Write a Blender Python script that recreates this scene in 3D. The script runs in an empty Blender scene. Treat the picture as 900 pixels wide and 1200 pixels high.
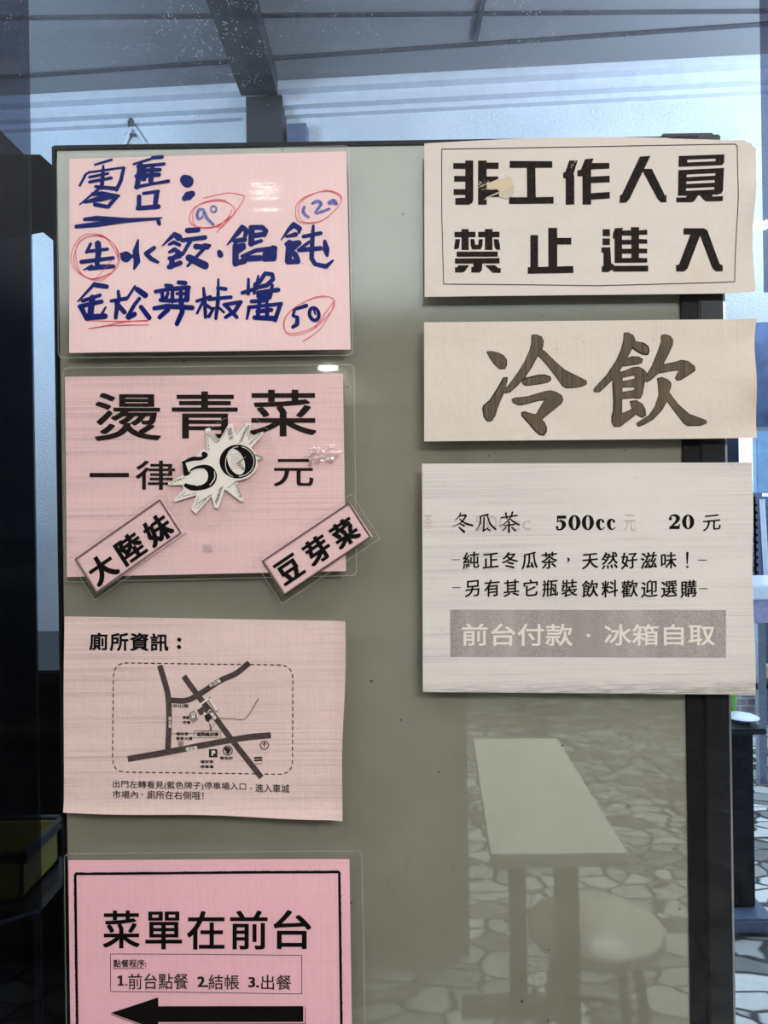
import bpy, math, random
from mathutils import Vector, Matrix, noise
from mathutils.geometry import tessellate_polygon
C = bpy.context.scene.collection
R = random.Random(7)
scene = bpy.context.scene

# ------------------------------------------------------------------ camera, world, light, exposure
F, D, H = 900.0, 0.81, 1.45           # focal length in pixels of a 900x1200 frame, distance to the glass, eye height
ROLL = math.radians(0.85)
CS, SN = math.cos(ROLL), math.sin(ROLL)
cam = bpy.data.objects.new('camera', bpy.data.cameras.new('camera'))
C.objects.link(cam)
cam.data.sensor_fit = 'VERTICAL'
cam.data.sensor_height = 36.0
cam.data.lens = 36.0 * F / 1200.0
cam.data.clip_start = 0.02
_r, _u = Vector((CS, 0, -SN)), Vector((SN, 0, CS))
_b = Vector((0, -1, 0))
m = Matrix((_r, _u, _b)).transposed().to_4x4()
m.translation = Vector((0, -D, H))
cam.matrix_world = m
scene.camera = cam
scene.view_settings.view_transform = 'Standard'
scene.view_settings.look = 'None'
scene.view_settings.gamma = 1.0
scene.view_settings.use_curve_mapping = False
scene.view_settings.exposure = 0.06
scene.cycles.transparent_max_bounces = 24
scene.cycles.max_bounces = 10

w = bpy.data.worlds.new('sky'); scene.world = w
w.use_nodes = True
w.node_tree.nodes['Background'].inputs[0].default_value = (0.62, 0.80, 1.0, 1)
w.node_tree.nodes['Background'].inputs[1].default_value = 2.2


def area(name, loc, target, sx, sy, power, col, spread=180):
    l = bpy.data.lights.new(name, 'AREA'); l.shape = 'RECTANGLE'; l.size = sx; l.size_y = sy
    l.energy = power; l.color = col; l.spread = math.radians(spread)
    o = bpy.data.objects.new(name, l); C.objects.link(o); o.location = loc
    o.rotation_euler = (Vector(target) - Vector(loc)).to_track_quat('-Z', 'Y').to_euler()
    return o


area('shop_overhead_fill', (0.0, -0.66, 2.57), (0.0, -0.5, 0), 2.4, 0.30, 9, (0.99, 0.98, 1.0))  # added overhead fill for even light on the sheets, no actual fixture
area('shop_upward_fill', (0.0, -2.3, 2.15), (0.0, -2.3, 3), 3.6, 2.4, 124, (0.99, 0.98, 1.0))  # added upward-facing fill, itself unseen; brightens the shop ceiling for soft bounce
area('shop_floor_fill', (0.9, -2.35, 2.58), (0.9, -2.35, 0), 0.9, 0.8, 64, (1.0, 0.98, 0.97))  # added lamp to brighten the paving, its reflection hidden behind the staff sign
area('back_wall_fill', (0.35, 0.52, 2.57), (0.35, 0.95, 1.6), 1.9, 0.25, 12, (0.80, 0.88, 1.0))  # added fill just above the view, lights the far wall evenly
area('back_room_side_light', (1.75, 0.55, 2.05), (0.75, 0.9, 2.6), 0.5, 0.5, 15, (0.70, 0.85, 1.0), 110)
area('back_room_left_light', (-0.95, 0.35, 2.2), (-0.85, 1.5, 1.5), 0.25, 0.4, 14, (0.60, 0.80, 1.0))


# ------------------------------------------------------------------ measuring the photograph
def ray(px, py):
    u, v = (px - 450.0) / F, (600.0 - py) / F
    return u * CS + v * SN, -u * SN + v * CS


def at(px, py, y=0.0):                # the point that pixel shows on the upright plane at depth y
    u, v = ray(px, py)
    return Vector((u * (D + y), y, H + v * (D + y)))


def at_z(px, py, z):                  # the point that pixel shows on a level plane at height z
    u, v = ray(px, py)
    t = (z - H) / v
    return Vector((u * t, t - D, z))


# ------------------------------------------------------------------ materials
def srgb(r, g, b):
    f = lambda c: (c / 12.92 if c <= .04045 else ((c + .055) / 1.055) ** 2.4)
    return (f(r / 255), f(g / 255), f(b / 255), 1)


class N:
    def __init__(s, name):
        s.m = bpy.data.materials.new(name); s.m.use_nodes = True
        s.t = s.m.node_tree; s.t.nodes.clear()
        s.out = s.t.nodes.new('ShaderNodeOutputMaterial')

    def n(s, kind, **kw):
        nd = s.t.nodes.new('ShaderNode' + kind)
        for k, v in kw.items():
            if k.startswith('_'): setattr(nd, k[1:], v)
        for k, v in kw.items():
            if not k.startswith('_'):
                key = int(k[1:]) if k[0] == 'i' and k[1:].isdigit() else k.replace('__', ' ')
                s.set(nd, key, v)
        return nd

    def set(s, nd, key, v):
        inp = nd.inputs[key]
        if hasattr(v, 'is_output') or isinstance(v, bpy.types.NodeSocket): s.t.links.new(v, inp)
        elif isinstance(v, bpy.types.Node): s.t.links.new(v.outputs[0], inp)
        else: inp.default_value = v

    def math(s, op, a, b=0.0, clamp=False):
        nd = s.t.nodes.new('ShaderNodeMath'); nd.operation = op; nd.use_clamp = clamp
        s.set(nd, 0, a); s.set(nd, 1, b)
        return nd.outputs[0]

    def mix(s, f, a, b, mode='MIX'):
        nd = s.t.nodes.new('ShaderNodeMix'); nd.data_type = 'RGBA'; nd.blend_type = mode
        s.set(nd, 0, f); s.set(nd, 6, a); s.set(nd, 7, b)
        return nd.outputs[2]

    def coord(s, scale=(1, 1, 1), rot=(0, 0, 0)):
        tc = s.t.nodes.new('ShaderNodeTexCoord'); mp = s.t.nodes.new('ShaderNodeMapping')
        s.t.links.new(tc.outputs['Object'], mp.inputs[0])
        mp.inputs['Scale'].default_value = scale; mp.inputs['Rotation'].default_value = rot
        return mp.outputs[0]

    def noise(s, scale, sc=(1, 1, 1), detail=3, rough=.5, rot=(0, 0, 0)):
        return s.n('TexNoise', Vector=s.coord(sc, rot), Scale=scale, Detail=detail, Roughness=rough).outputs[0]

    def ramp(s, f, lo, hi):
        nd = s.n('MapRange', i0=f, i1=lo, i2=hi); nd.clamp = True
        return nd.outputs[0]

    def bump(s, h, strength, dist=.001):
        return s.n('Bump', Strength=strength, Distance=dist, Height=h).outputs[0]

    def pbr(s, col, rough=.6, metal=0.0, normal=None, spec=None):
        p = s.n('BsdfPrincipled', i0=col)
        s.set(p, 'Roughness', rough); s.set(p, 'Metallic', metal)
        if normal is not None: s.set(p, 'Normal', normal)
        if spec is not None: s.set(p, 'Specular IOR Level', spec)
        s.t.links.new(p.outputs[0], s.out.inputs[0])
        return s.m


def plain(name, col, rough=.55, metal=0.0, var=.15, scale=30, bump=0.0, spec=None):
    k = N(name)
    nz = k.noise(scale)
    c = k.mix(k.ramp(nz, .3, .7), tuple(x * (1 - var) for x in col[:3]) + (1,), tuple(min(1, x * (1 + var)) for x in col[:3]) + (1,))
    return k.pbr(c, rough, metal, k.bump(k.noise(scale * 4), bump) if bump else None, spec)


def paper_mat(name, col, streak=0.0, ghost=0.0, wash=.06, crease=.35, vert=False, stain=None, smear=False):
    k = N(name)
    c = col
    big = k.noise(9, detail=4)
    c = k.mix(k.ramp(big, .3, .75), c, tuple(x * (1 - wash) for x in col[:3]) + (1,))
    if ghost:                          # the back's printed table showing through as faint rules and smudges
        tc = k.n('SeparateXYZ', i0=k.coord())
        x, z = tc.outputs[0], tc.outputs[2]
        fx = k.math('FRACT', k.math('DIVIDE', x, .0168)); fz = k.math('FRACT', k.math('DIVIDE', z, .034))
        line = k.math('MAXIMUM', k.math('LESS_THAN', fx, .045), k.math('LESS_THAN', fz, .022))
        col_band = k.math('MULTIPLY', k.math('GREATER_THAN', fx, .28), k.math('LESS_THAN', fx, .72))
        gl = k.math('GREATER_THAN', k.noise(620, (1, 1, .8), 1), .52)
        blocks = k.math('GREATER_THAN', k.noise(26, (1, 1, .8), 1), .5)
        mask = k.math('MAXIMUM', line, k.math('MULTIPLY', k.math('MULTIPLY', col_band, gl), k.math('MULTIPLY', blocks, .8)))
        c = k.mix(k.math('MULTIPLY', mask, ghost), c, tuple(x * .55 for x in col[:3]) + (1,))
    if streak:                         # toner streaks
        sc = (800, 1, 5) if vert else (3.5, 1, 1000)
        st = k.ramp(k.noise(1, sc, 2, .7), .45, .70)
        pa = k.ramp(k.noise(1, (14, 1, 22) if vert else (5, 1, 34), 3), .36, .62)
        gr = k.ramp(k.noise(900, detail=1), .25, .55)
        f = k.math('MULTIPLY', k.math('MULTIPLY', st, pa), k.math('MULTIPLY', gr, streak), True)
        c = k.mix(f, c, (.06, .045, .045, 1))
    if smear:                          # toner rubbed along the foot of the sheet
        z = k.n('SeparateXYZ', i0=k.coord()).outputs[2]
        f = k.math('MULTIPLY', k.ramp(z, .017, .002), k.ramp(k.noise(1, (30, 1, 600), 3, .7), .35, .6))
        c = k.mix(k.math('MULTIPLY', f, .6), c, (.09, .075, .07, 1))
    sp = k.n('TexVoronoi', Vector=k.coord(), Scale=70.0)
    dots = k.math('LESS_THAN', sp.outputs['Distance'], .045)
    dots = k.math('MULTIPLY', dots, k.math('GREATER_THAN', k.noise(37), .55))
    c = k.mix(k.math('MULTIPLY', dots, .55), c, (.10, .07, .05, 1))
    if stain:
        c = k.mix(k.ramp(k.noise(14, detail=5), .56, .8), c, stain)
    h = k.noise(16, (1, 1, 1), 4, .55)
    fib = k.noise(900, detail=2)
    hh = k.math('ADD', k.math('MULTIPLY', h, 9.0), k.math('MULTIPLY', fib, .12))
    return k.pbr(c, .78, 0, k.bump(hh, crease), .25)


def ink_mat(name, col, rough=.55, patch=0.0, light=None):
    k = N(name)
    c = col
    if patch:
        c = k.mix(k.math('MULTIPLY', k.ramp(k.noise(420, detail=3), .42, .66), patch), col, light)
    return k.pbr(c, rough, 0, None, .08)


def film_mat(name, milk=.05, rough=.09, wav=.25, gloss=1.0, tint=(.985, .99, .985, 1)):
    k = N(name)
    nz = k.math('ADD', k.math('MULTIPLY', k.noise(22, (.35, 1, 2.2), 2), 1.0), k.math('MULTIPLY', k.noise(230, (.7, 1, 1.4), 2), .10))
    nrm = k.bump(nz, wav, .004)
    tr = k.n('BsdfTransparent', i0=tint)
    df = k.n('BsdfDiffuse', i0=(.75, .77, .74, 1))
    gl = k.n('BsdfGlossy', i0=(1, 1, 1, 1), Roughness=rough, Normal=nrm)
    fr = k.n('Fresnel', IOR=1.45, Normal=nrm)
    a = k.n('MixShader', i0=milk, i1=tr.outputs[0], i2=df.outputs[0])
    b = k.n('MixShader', i0=k.math('MULTIPLY', fr.outputs[0], gloss), i1=a.outputs[0], i2=gl.outputs[0])
    k.t.links.new(b.outputs[0], k.out.inputs[0])
    return k.m


def glass_mat(name, tint, refl, dirt):
    k = N(name)
    tr = k.n('BsdfTransparent', i0=tint)
    gl = k.n('BsdfGlossy', i0=(.93, .95, 1, 1), Roughness=.0)
    fr = k.n('Fresnel', IOR=1.5)
    b = k.n('MixShader', i0=k.math('MULTIPLY', fr.outputs[0], refl, True), i1=tr.outputs[0], i2=gl.outputs[0])
    if dirt:                           # dust, dried droplets and wiping haze that sit on the pane
        v = k.n('TexVoronoi', Vector=k.coord(), Scale=330.0)
        d1 = k.math('MULTIPLY', k.math('LESS_THAN', v.outputs['Distance'], .22), k.math('GREATER_THAN', k.noise(60, detail=2), .53))
        d1 = k.math('MULTIPLY', d1, k.ramp(k.noise(4, detail=3), .38, .62))
        v2 = k.n('TexVoronoi', Vector=k.coord(), Scale=95.0)
        d2 = k.math('MULTIPLY', k.math('LESS_THAN', v2.outputs['Distance'], .055), .6)
        hz = k.math('MULTIPLY', k.ramp(k.noise(1, (3, 3, 60), 4, .7), .45, .75), .06)
        zz = k.n('SeparateXYZ', i0=k.coord()).outputs[2]
        top = k.ramp(zz, .28, .46)       # the pane is dusty near its head
        f = k.math('MULTIPLY', k.math('ADD', k.math('MAXIMUM', k.math('MULTIPLY', d1, .5), d2), hz), k.math('ADD', k.math('MULTIPLY', top, dirt), dirt * .09), True)
        df = k.n('BsdfTranslucent', i0=(.8, .84, .9, 1))
        d0 = k.n('BsdfDiffuse', i0=(.8, .84, .9, 1))
        dd = k.n('MixShader', i0=.5, i1=df.outputs[0], i2=d0.outputs[0])
        b = k.n('MixShader', i0=f, i1=b.outputs[0], i2=dd.outputs[0])
    k.t.links.new(b.outputs[0], k.out.inputs[0])
    return k.m


def stone_mat():
    k = N('crazy_paving')
    co = k.coord((.8, 1.25, 1))
    wob = k.n('TexNoise', Vector=co, Scale=4.0, Detail=2.0)
    cw = k.n('VectorMath', _operation='ADD', i0=co, i1=k.n('VectorMath', _operation='SCALE', i0=wob.outputs['Color'], Scale=.12).outputs[0]).outputs[0]
    v = k.n('TexVoronoi', Vector=cw, Scale=9.0); e = k.n('TexVoronoi', _feature='DISTANCE_TO_EDGE', Vector=cw, Scale=9.0)
    g = k.ramp(e.outputs['Distance'], .03, .085)
    cc = k.mix(k.n('SeparateColor', i0=v.outputs['Color']).outputs[0], srgb(96, 96, 92), srgb(232, 231, 224))
    cc = k.mix(k.math('MULTIPLY', k.noise(30, detail=5), .45), cc, srgb(120, 118, 112))
    col = k.mix(g, srgb(28, 28, 28), cc)
    return k.pbr(col, .5, 0, k.bump(k.math('ADD', g, k.math('MULTIPLY', k.noise(60), .3)), .5, .006))


def stucco_mat():
    k = N('textured_wall_paint')
    h = k.n('TexNoise', Vector=k.coord((1, 1, 1.6)), Scale=140.0, Detail=2.0).outputs[0]
    c = k.mix(k.ramp(k.noise(5), .3, .7), srgb(206, 214, 222), srgb(190, 200, 210))
    return k.pbr(c, .6, 0, k.bump(h, .55, .004))


def board_mat():
    """dull grey-green board with a polished face that mirrors the shop"""
    k = N('grey_green_board')
    c = k.mix(k.ramp(k.noise(6, detail=5, rough=.6), .35, .7), srgb(155, 152, 134), srgb(142, 138, 118))
    sm = k.ramp(k.noise(40, (1, 1, .6), 6, .7), .58, .76)
    reg = k.ramp(k.noise(3.2, detail=2), .5, .68)
    c = k.mix(k.math('MULTIPLY', k.math('MULTIPLY', sm, reg), .5), c, srgb(90, 80, 56))
    v = k.n('TexVoronoi', Vector=k.coord(), Scale=32.0)
    c = k.mix(k.math('MULTIPLY', k.math('LESS_THAN', v.outputs['Distance'], .045), .8), c, srgb(40, 34, 26))
    df = k.n('BsdfDiffuse', i0=c)
    gl = k.n('BsdfGlossy', i0=(.92, 1.0, .98, 1), Roughness=.02, Normal=k.bump(k.noise(5, detail=1), .006, .01))
    mx = k.n('MixShader', i0=.18, i1=df.outputs[0], i2=gl.outputs[0])
    k.t.links.new(mx.outputs[0], k.out.inputs[0])
    return k.m


def wood_mat(name, a, b):
    k = N(name)
    return k.pbr(k.mix(k.ramp(k.noise(6, (6, 6, .5), 4), .35, .65), a, b), .5)


def brick_mat(name, a, b, mortar):
    k = N(name)
    br = k.n('TexBrick', Vector=k.coord((1, 1, 1), (math.pi / 2, 0, 0)), i1=a, i2=b, i3=mortar, Scale=5.0)
    return k.pbr(br.outputs[0], .8, 0, k.bump(k.noise(80), .4))


M = {}
M['pink_a'] = paper_mat('soft_pink_paper', srgb(252, 222, 222), 0.0, .10, .05, .10)
M['pink_b'] = paper_mat('streaked_pink_paper', srgb(242, 208, 208), .5, .16, .06, .10)
M['pink_c'] = paper_mat('rose_pink_paper', srgb(252, 200, 211), 0.0, .15, .05, .08)
M['pale_pink'] = paper_mat('pale_pink_copy_paper', srgb(233, 208, 203), .5, .14, .08, .30)
M['cream'] = paper_mat('aged_cream_paper', srgb(224, 216, 207), 0.0, 0, .05, .30, stain=srgb(221, 208, 192))
M['cream_b'] = paper_mat('cream_banner_paper', srgb(225, 214, 202), .12, 0, .06, .40, True)
M['white'] = paper_mat('streaked_white_paper', srgb(224, 220, 215), .42, 0, .04, .22, smear=True)
M['card'] = paper_mat('white_card', srgb(240, 236, 228), 0, 0, .04, .06)
M['torn'] = paper_mat('torn_paper_pulp', srgb(222, 206, 176), 0, 0, .15, .9, stain=srgb(190, 168, 130))
M['torn_dark'] = paper_mat('worn_paper_layer', srgb(212, 200, 180), 0, 0, .1, .6)
M['ink'] = ink_mat('black_toner', (.006, .005, .005, 1))
M['ink_b'] = ink_mat('worn_black_toner', (.012, .009, .008, 1), .6, .35, (.06, .04, .035, 1))
M['ink_map'] = ink_mat('faded_grey_toner', srgb(72, 62, 60), .7, .5, srgb(104, 92, 88))
M['ink_soft'] = ink_mat('dark_grey_toner', srgb(52, 44, 44), .7)
M['ink_grey'] = ink_mat('mid_grey_toner', srgb(150, 134, 128), .7)
M['ghost'] = ink_mat('offset_print_ghost', srgb(196, 190, 184), .8)
M['marker'] = ink_mat('blue_marker_ink', (.001, .012, .19, 1), .4, .8, (.001, .006, .075, 1))
M['marker_wash'] = ink_mat('washed_blue_marker', srgb(92, 98, 180), .4, .9, srgb(150, 150, 205))
M['red'] = ink_mat('red_pen_ink', srgb(218, 62, 78), .5, .6, srgb(236, 130, 138))
M['white_print'] = ink_mat('unprinted_white', srgb(232, 226, 216), .7)
M['film'] = film_mat('clear_laminate', .0, .05, .085, .28, (.995, .995, .995, 1))
M['film_crinkle'] = film_mat('crinkled_laminate', .0, .16, .10, 5.0, (1, 1, 1, 1))
M['film_edge'] = film_mat('sealed_laminate_edge', .20, .08, .2, 1.0)
M['tape'] = film_mat('clear_sticky_tape', .16, .25, .2, 1.0)


def streak_print():
    k = N('streaky_brown_print')
    s = k.ramp(k.noise(1, (900, 1, 5), 3, .7), .42, .66)
    s2 = k.ramp(k.noise(30, detail=4), .35, .7)
    c = k.mix(s, srgb(72, 60, 44), srgb(128, 108, 82))
    c = k.mix(k.math('MULTIPLY', s2, .6), c, srgb(64, 54, 40))
    return k.pbr(c, .7)


M['brown_print'] = streak_print()


def band_print():
    k = N('halftone_grey_band')
    g = k.noise(1100, detail=2)
    b = k.noise(1, (30, 1, 2), 2)
    f = k.math('ADD', k.math('MULTIPLY', k.ramp(g, .3, .7), .8), k.math('MULTIPLY', k.ramp(b, .3, .7), .5), True)
    return k.pbr(k.mix(f, srgb(120, 112, 110), srgb(182, 175, 172)), .75)


M['band'] = band_print()
M['board'] = board_mat()
M['black'] = plain('black_painted_steel', (.007, .007, .008, 1), .5, 0, .3, 14, spec=.15)
M['charcoal'] = plain('charcoal_steel', (.014, .014, .016, 1), .32, 0, .3, 10, .1, spec=.25)
M['bright'] = plain('bright_aluminium', (.55, .56, .58, 1), .3, 1.0, .1)
M['blue_steel'] = plain('blue_grey_steel', srgb(84, 96, 122), .4, 0, .15, 60, .1)
M['ceil'] = plain('grey_ceiling_panel', srgb(130, 131, 136), .8, 0, .05, 4)
M['ceil_front'] = plain('pale_ceiling_paint', srgb(158, 158, 154), .8, 0, .05, 4)
M['header'] = plain('blue_painted_header', srgb(84, 108, 150), .6, 0, .35, 18)
M['header_dark'] = plain('dark_blue_jamb', srgb(40, 52, 76), .5, 0, .3, 30)
M['seam'] = plain('dark_ceiling_seam', srgb(64, 66, 74), .7)
M['beam'] = plain('dark_grey_beam', srgb(38, 41, 47), .5, 0, .1, 12)
M['cornice'] = plain('painted_cornice', srgb(196, 202, 212), .6, 0, .05)
M['stucco'] = stucco_mat()
M['wallfront'] = plain('brown_wall_panel', srgb(160, 148, 132), .6, 0, .12, 3)
M['wallpale'] = plain('pale_wall_paint', srgb(176, 172, 158), .7, 0, .06, 3)
M['stone'] = stone_mat()
M['glass'] = glass_mat('dusty_clear_glass', (.97, .985, 1, 1), .13, .8)
M['glass_tint'] = glass_mat('tinted_glass', (.44, .46, .53, 1), .12, .03)
M['wood'] = wood_mat('brown_wood', srgb(112, 92, 70), srgb(132, 110, 86))
M['wood_b'] = wood_mat('light_brown_wood', srgb(150, 130, 104), srgb(166, 146, 118))
M['tabletop'] = plain('pale_laminate', srgb(226, 220, 200), .35, 0, .04, 8)
M['darkleg'] = plain('dark_table_leg', srgb(52, 50, 48), .45)
M['white_gloss'] = plain('white_glazed_ceramic', srgb(236, 240, 246), .2, 0, .03)
M['green'] = plain('green_plastic', srgb(110, 178, 60), .4, 0, .15, 40)
M['pink_obj'] = plain('pink_plastic', srgb(226, 96, 130), .5)
M['purple'] = plain('mauve_panel', srgb(170, 160, 196), .6)
M['olive'] = plain('olive_plastic', srgb(112, 108, 40), .5, 0, .1)
M['pale_blue'] = plain('pale_blue_panel', srgb(120, 152, 186), .5, 0, .12, 20)
M['greysteel'] = plain('grey_steel_tube', srgb(128, 136, 150), .35, .6)
M['beige'] = plain('beige_card', srgb(220, 208, 170), .8)
M['brick'] = brick_mat('small_brown_bricks', srgb(122, 104, 100), srgb(168, 150, 148), srgb(200, 200, 206))
M['reed'] = plain('blue_grey_lattice', srgb(96, 120, 158), .7, 0, .4, 60, .4)


def lamp_mat():
    k = N('lamp_diffuser')
    e = k.n('Emission', i0=(1, .95, .88, 1), i1=62.0)
    k.t.links.new(e.outputs[0], k.out.inputs[0])
    return k.m


M['lamp'] = lamp_mat()


# ------------------------------------------------------------------ object helpers
def link(name, verts, faces, mat, parent=None, loc=(0, 0, 0), smooth=False):
    me = bpy.data.meshes.new(name)
    loc = Vector(loc)
    base = parent['_base'] if parent is not None and '_base' in parent else None
    ofs = Vector(base) if base is not None else loc
    me.from_pydata([Vector(v) - ofs for v in verts], [], faces)
    me.materials.append(mat)
    if smooth:
        for p in me.polygons: p.use_smooth = True
    me.update()
    o = bpy.data.objects.new(name, me); C.objects.link(o)
    if parent is not None:
        o.parent = parent; o['_base'] = list(ofs)
    else:
        o.location = loc; o['_base'] = list(loc)
    return o


def thing(name, loc, label, cat, group=None):
    o = bpy.data.objects.new(name, None); C.objects.link(o)
    o.location = loc; o['_base'] = list(loc); o.empty_display_size = .05
    o['label'] = label; o['category'] = cat
    if group: o['group'] = group
    return o


def tag(o, label, cat, group=None):
    o['label'] = label; o['category'] = cat
    if group: o['group'] = group
    return o


def struct(o):
    o['kind'] = 'structure'
    return o


class MB:
    def __init__(s): s.v, s.f = [], []

    def add(s, v, f):
        k = len(s.v); s.v += [Vector(p) for p in v]; s.f += [tuple(i + k for i in q) for q in f]
        return s

    def box(s, x0, x1, y0, y1, z0, z1, bev=0.0):
        if bev <= 0:
            v = [(x, y, z) for x in (x0, x1) for y in (y0, y1) for z in (z0, z1)]
            return s.add(v, [(0, 1, 3, 2), (4, 6, 7, 5), (0, 4, 5, 1), (2, 3, 7, 6), (0, 2, 6, 4), (1, 5, 7, 3)])
        import bmesh
        bm = bmesh.new(); bmesh.ops.create_cube(bm, size=1)
        for q in bm.verts:
            q.co = Vector(((x0 + x1) / 2 + q.co.x * (x1 - x0), (y0 + y1) / 2 + q.co.y * (y1 - y0), (z0 + z1) / 2 + q.co.z * (z1 - z0)))
        bmesh.ops.bevel(bm, geom=bm.edges[:], offset=bev, segments=2, affect='EDGES')
        bm.verts.index_update()
        s.add([q.co.copy() for q in bm.verts], [[q.index for q in f.verts] for f in bm.faces]); bm.free()
        return s

    def tube(s, pts, r, n=10, r1=None):
        pts = [Vector(p) for p in pts]; rings = []
        for i, p in enumerate(pts):
            d = (pts[min(i + 1, len(pts) - 1)] - pts[max(i - 1, 0)]).normalized()
            a = d.cross(Vector((0, 0, 1)) if abs(d.z) < .9 else Vector((1, 0, 0))).normalized(); b = d.cross(a)
            rr = r if r1 is None else r + (r1 - r) * i / (len(pts) - 1)
            rings.append([p + a * rr * math.cos(2 * math.pi * j / n) + b * rr * math.sin(2 * math.pi * j / n) for j in range(n)])
        v = [q for g in rings for q in g]; f = []
        for i in range(len(rings) - 1):
            for j in range(n):
                f.append((i * n + j, i * n + (j + 1) % n, (i + 1) * n + (j + 1) % n, (i + 1) * n + j))
        f.append(tuple(range(n - 1, -1, -1))); f.append(tuple((len(rings) - 1) * n + j for j in range(n)))
        return s.add(v, f)

    def lathe(s, cx, cy, prof, n=28, sx=1.0):
        v, f = [], []
        for r, z in prof:
            for j in range(n):
                a = 2 * math.pi * j / n
                v.append((cx + r * sx * math.cos(a), cy + r * math.sin(a), z))
        for i in range(len(prof) - 1):
            for j in range(n):
                f.append((i * n + j, i * n + (j + 1) % n, (i + 1) * n + (j + 1) % n, (i + 1) * n + j))
        f.append(tuple(range(n - 1, -1, -1))); f.append(tuple((len(prof) - 1) * n + j for j in range(n)))
        return s.add(v, f)

    def prism(s, poly, y0, y1):         # an outline in x and z given depth from y0 to y1
        n = len(poly)
        v = [(p[0], y0, p[1]) for p in poly] + [(p[0], y1, p[1]) for p in poly]
        f = [tuple(range(n)), tuple(range(2 * n - 1, n - 1, -1))] + [(i, n + i, n + (i + 1) % n, (i + 1) % n) for i in range(n)]
        return s.add(v, f)

    def build(s, name, mat, parent=None, loc=(0, 0, 0), smooth=False):
        return link(name, s.v, s.f, mat, parent, loc, smooth)


def boxobj(name, mat, x0, x1, y0, y1, z0, z1, parent=None, bev=0.0):
    return MB().box(x0, x1, y0, y1, z0, z1, bev).build(name, mat, parent, ((x0 + x1) / 2, (y0 + y1) / 2, z0))


# ------------------------------------------------------------------ printing and writing on sheets
GLYPH = {}


def glyph(txt):
    if txt not in GLYPH:
        c = bpy.data.curves.new('font', 'FONT'); c.body = txt; c.size = 1; c.resolution_u = 4
        o = bpy.data.objects.new('font', c); C.objects.link(o)
        dg = bpy.context.evaluated_depsgraph_get(); dg.update()
        ev = o.evaluated_get(dg); me = ev.to_mesh()
        GLYPH[txt] = ([(v.co.x, v.co.y) for v in me.vertices], [tuple(p.vertices) for p in me.polygons])
        ev.to_mesh_clear(); bpy.data.objects.remove(o); bpy.data.curves.remove(c)
    return GLYPH[txt]


def spline(p, k=5):
    p = [tuple(q) for q in p]
    if len(p) < 3: return p
    out = []
    for i in range(len(p) - 1):
        a, b, c, d = p[max(i - 1, 0)], p[i], p[i + 1], p[min(i + 2, len(p) - 1)]
        for j in range(k):
            t = j / k
            out.append(tuple(.5 * (2 * b[q] + (c[q] - a[q]) * t + (2 * a[q] - 5 * b[q] + 4 * c[q] - d[q]) * t * t + (3 * b[q] - a[q] - 3 * c[q] + d[q]) * t ** 3) for q in range(3)))
    out.append(p[-1])
    return out


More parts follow.
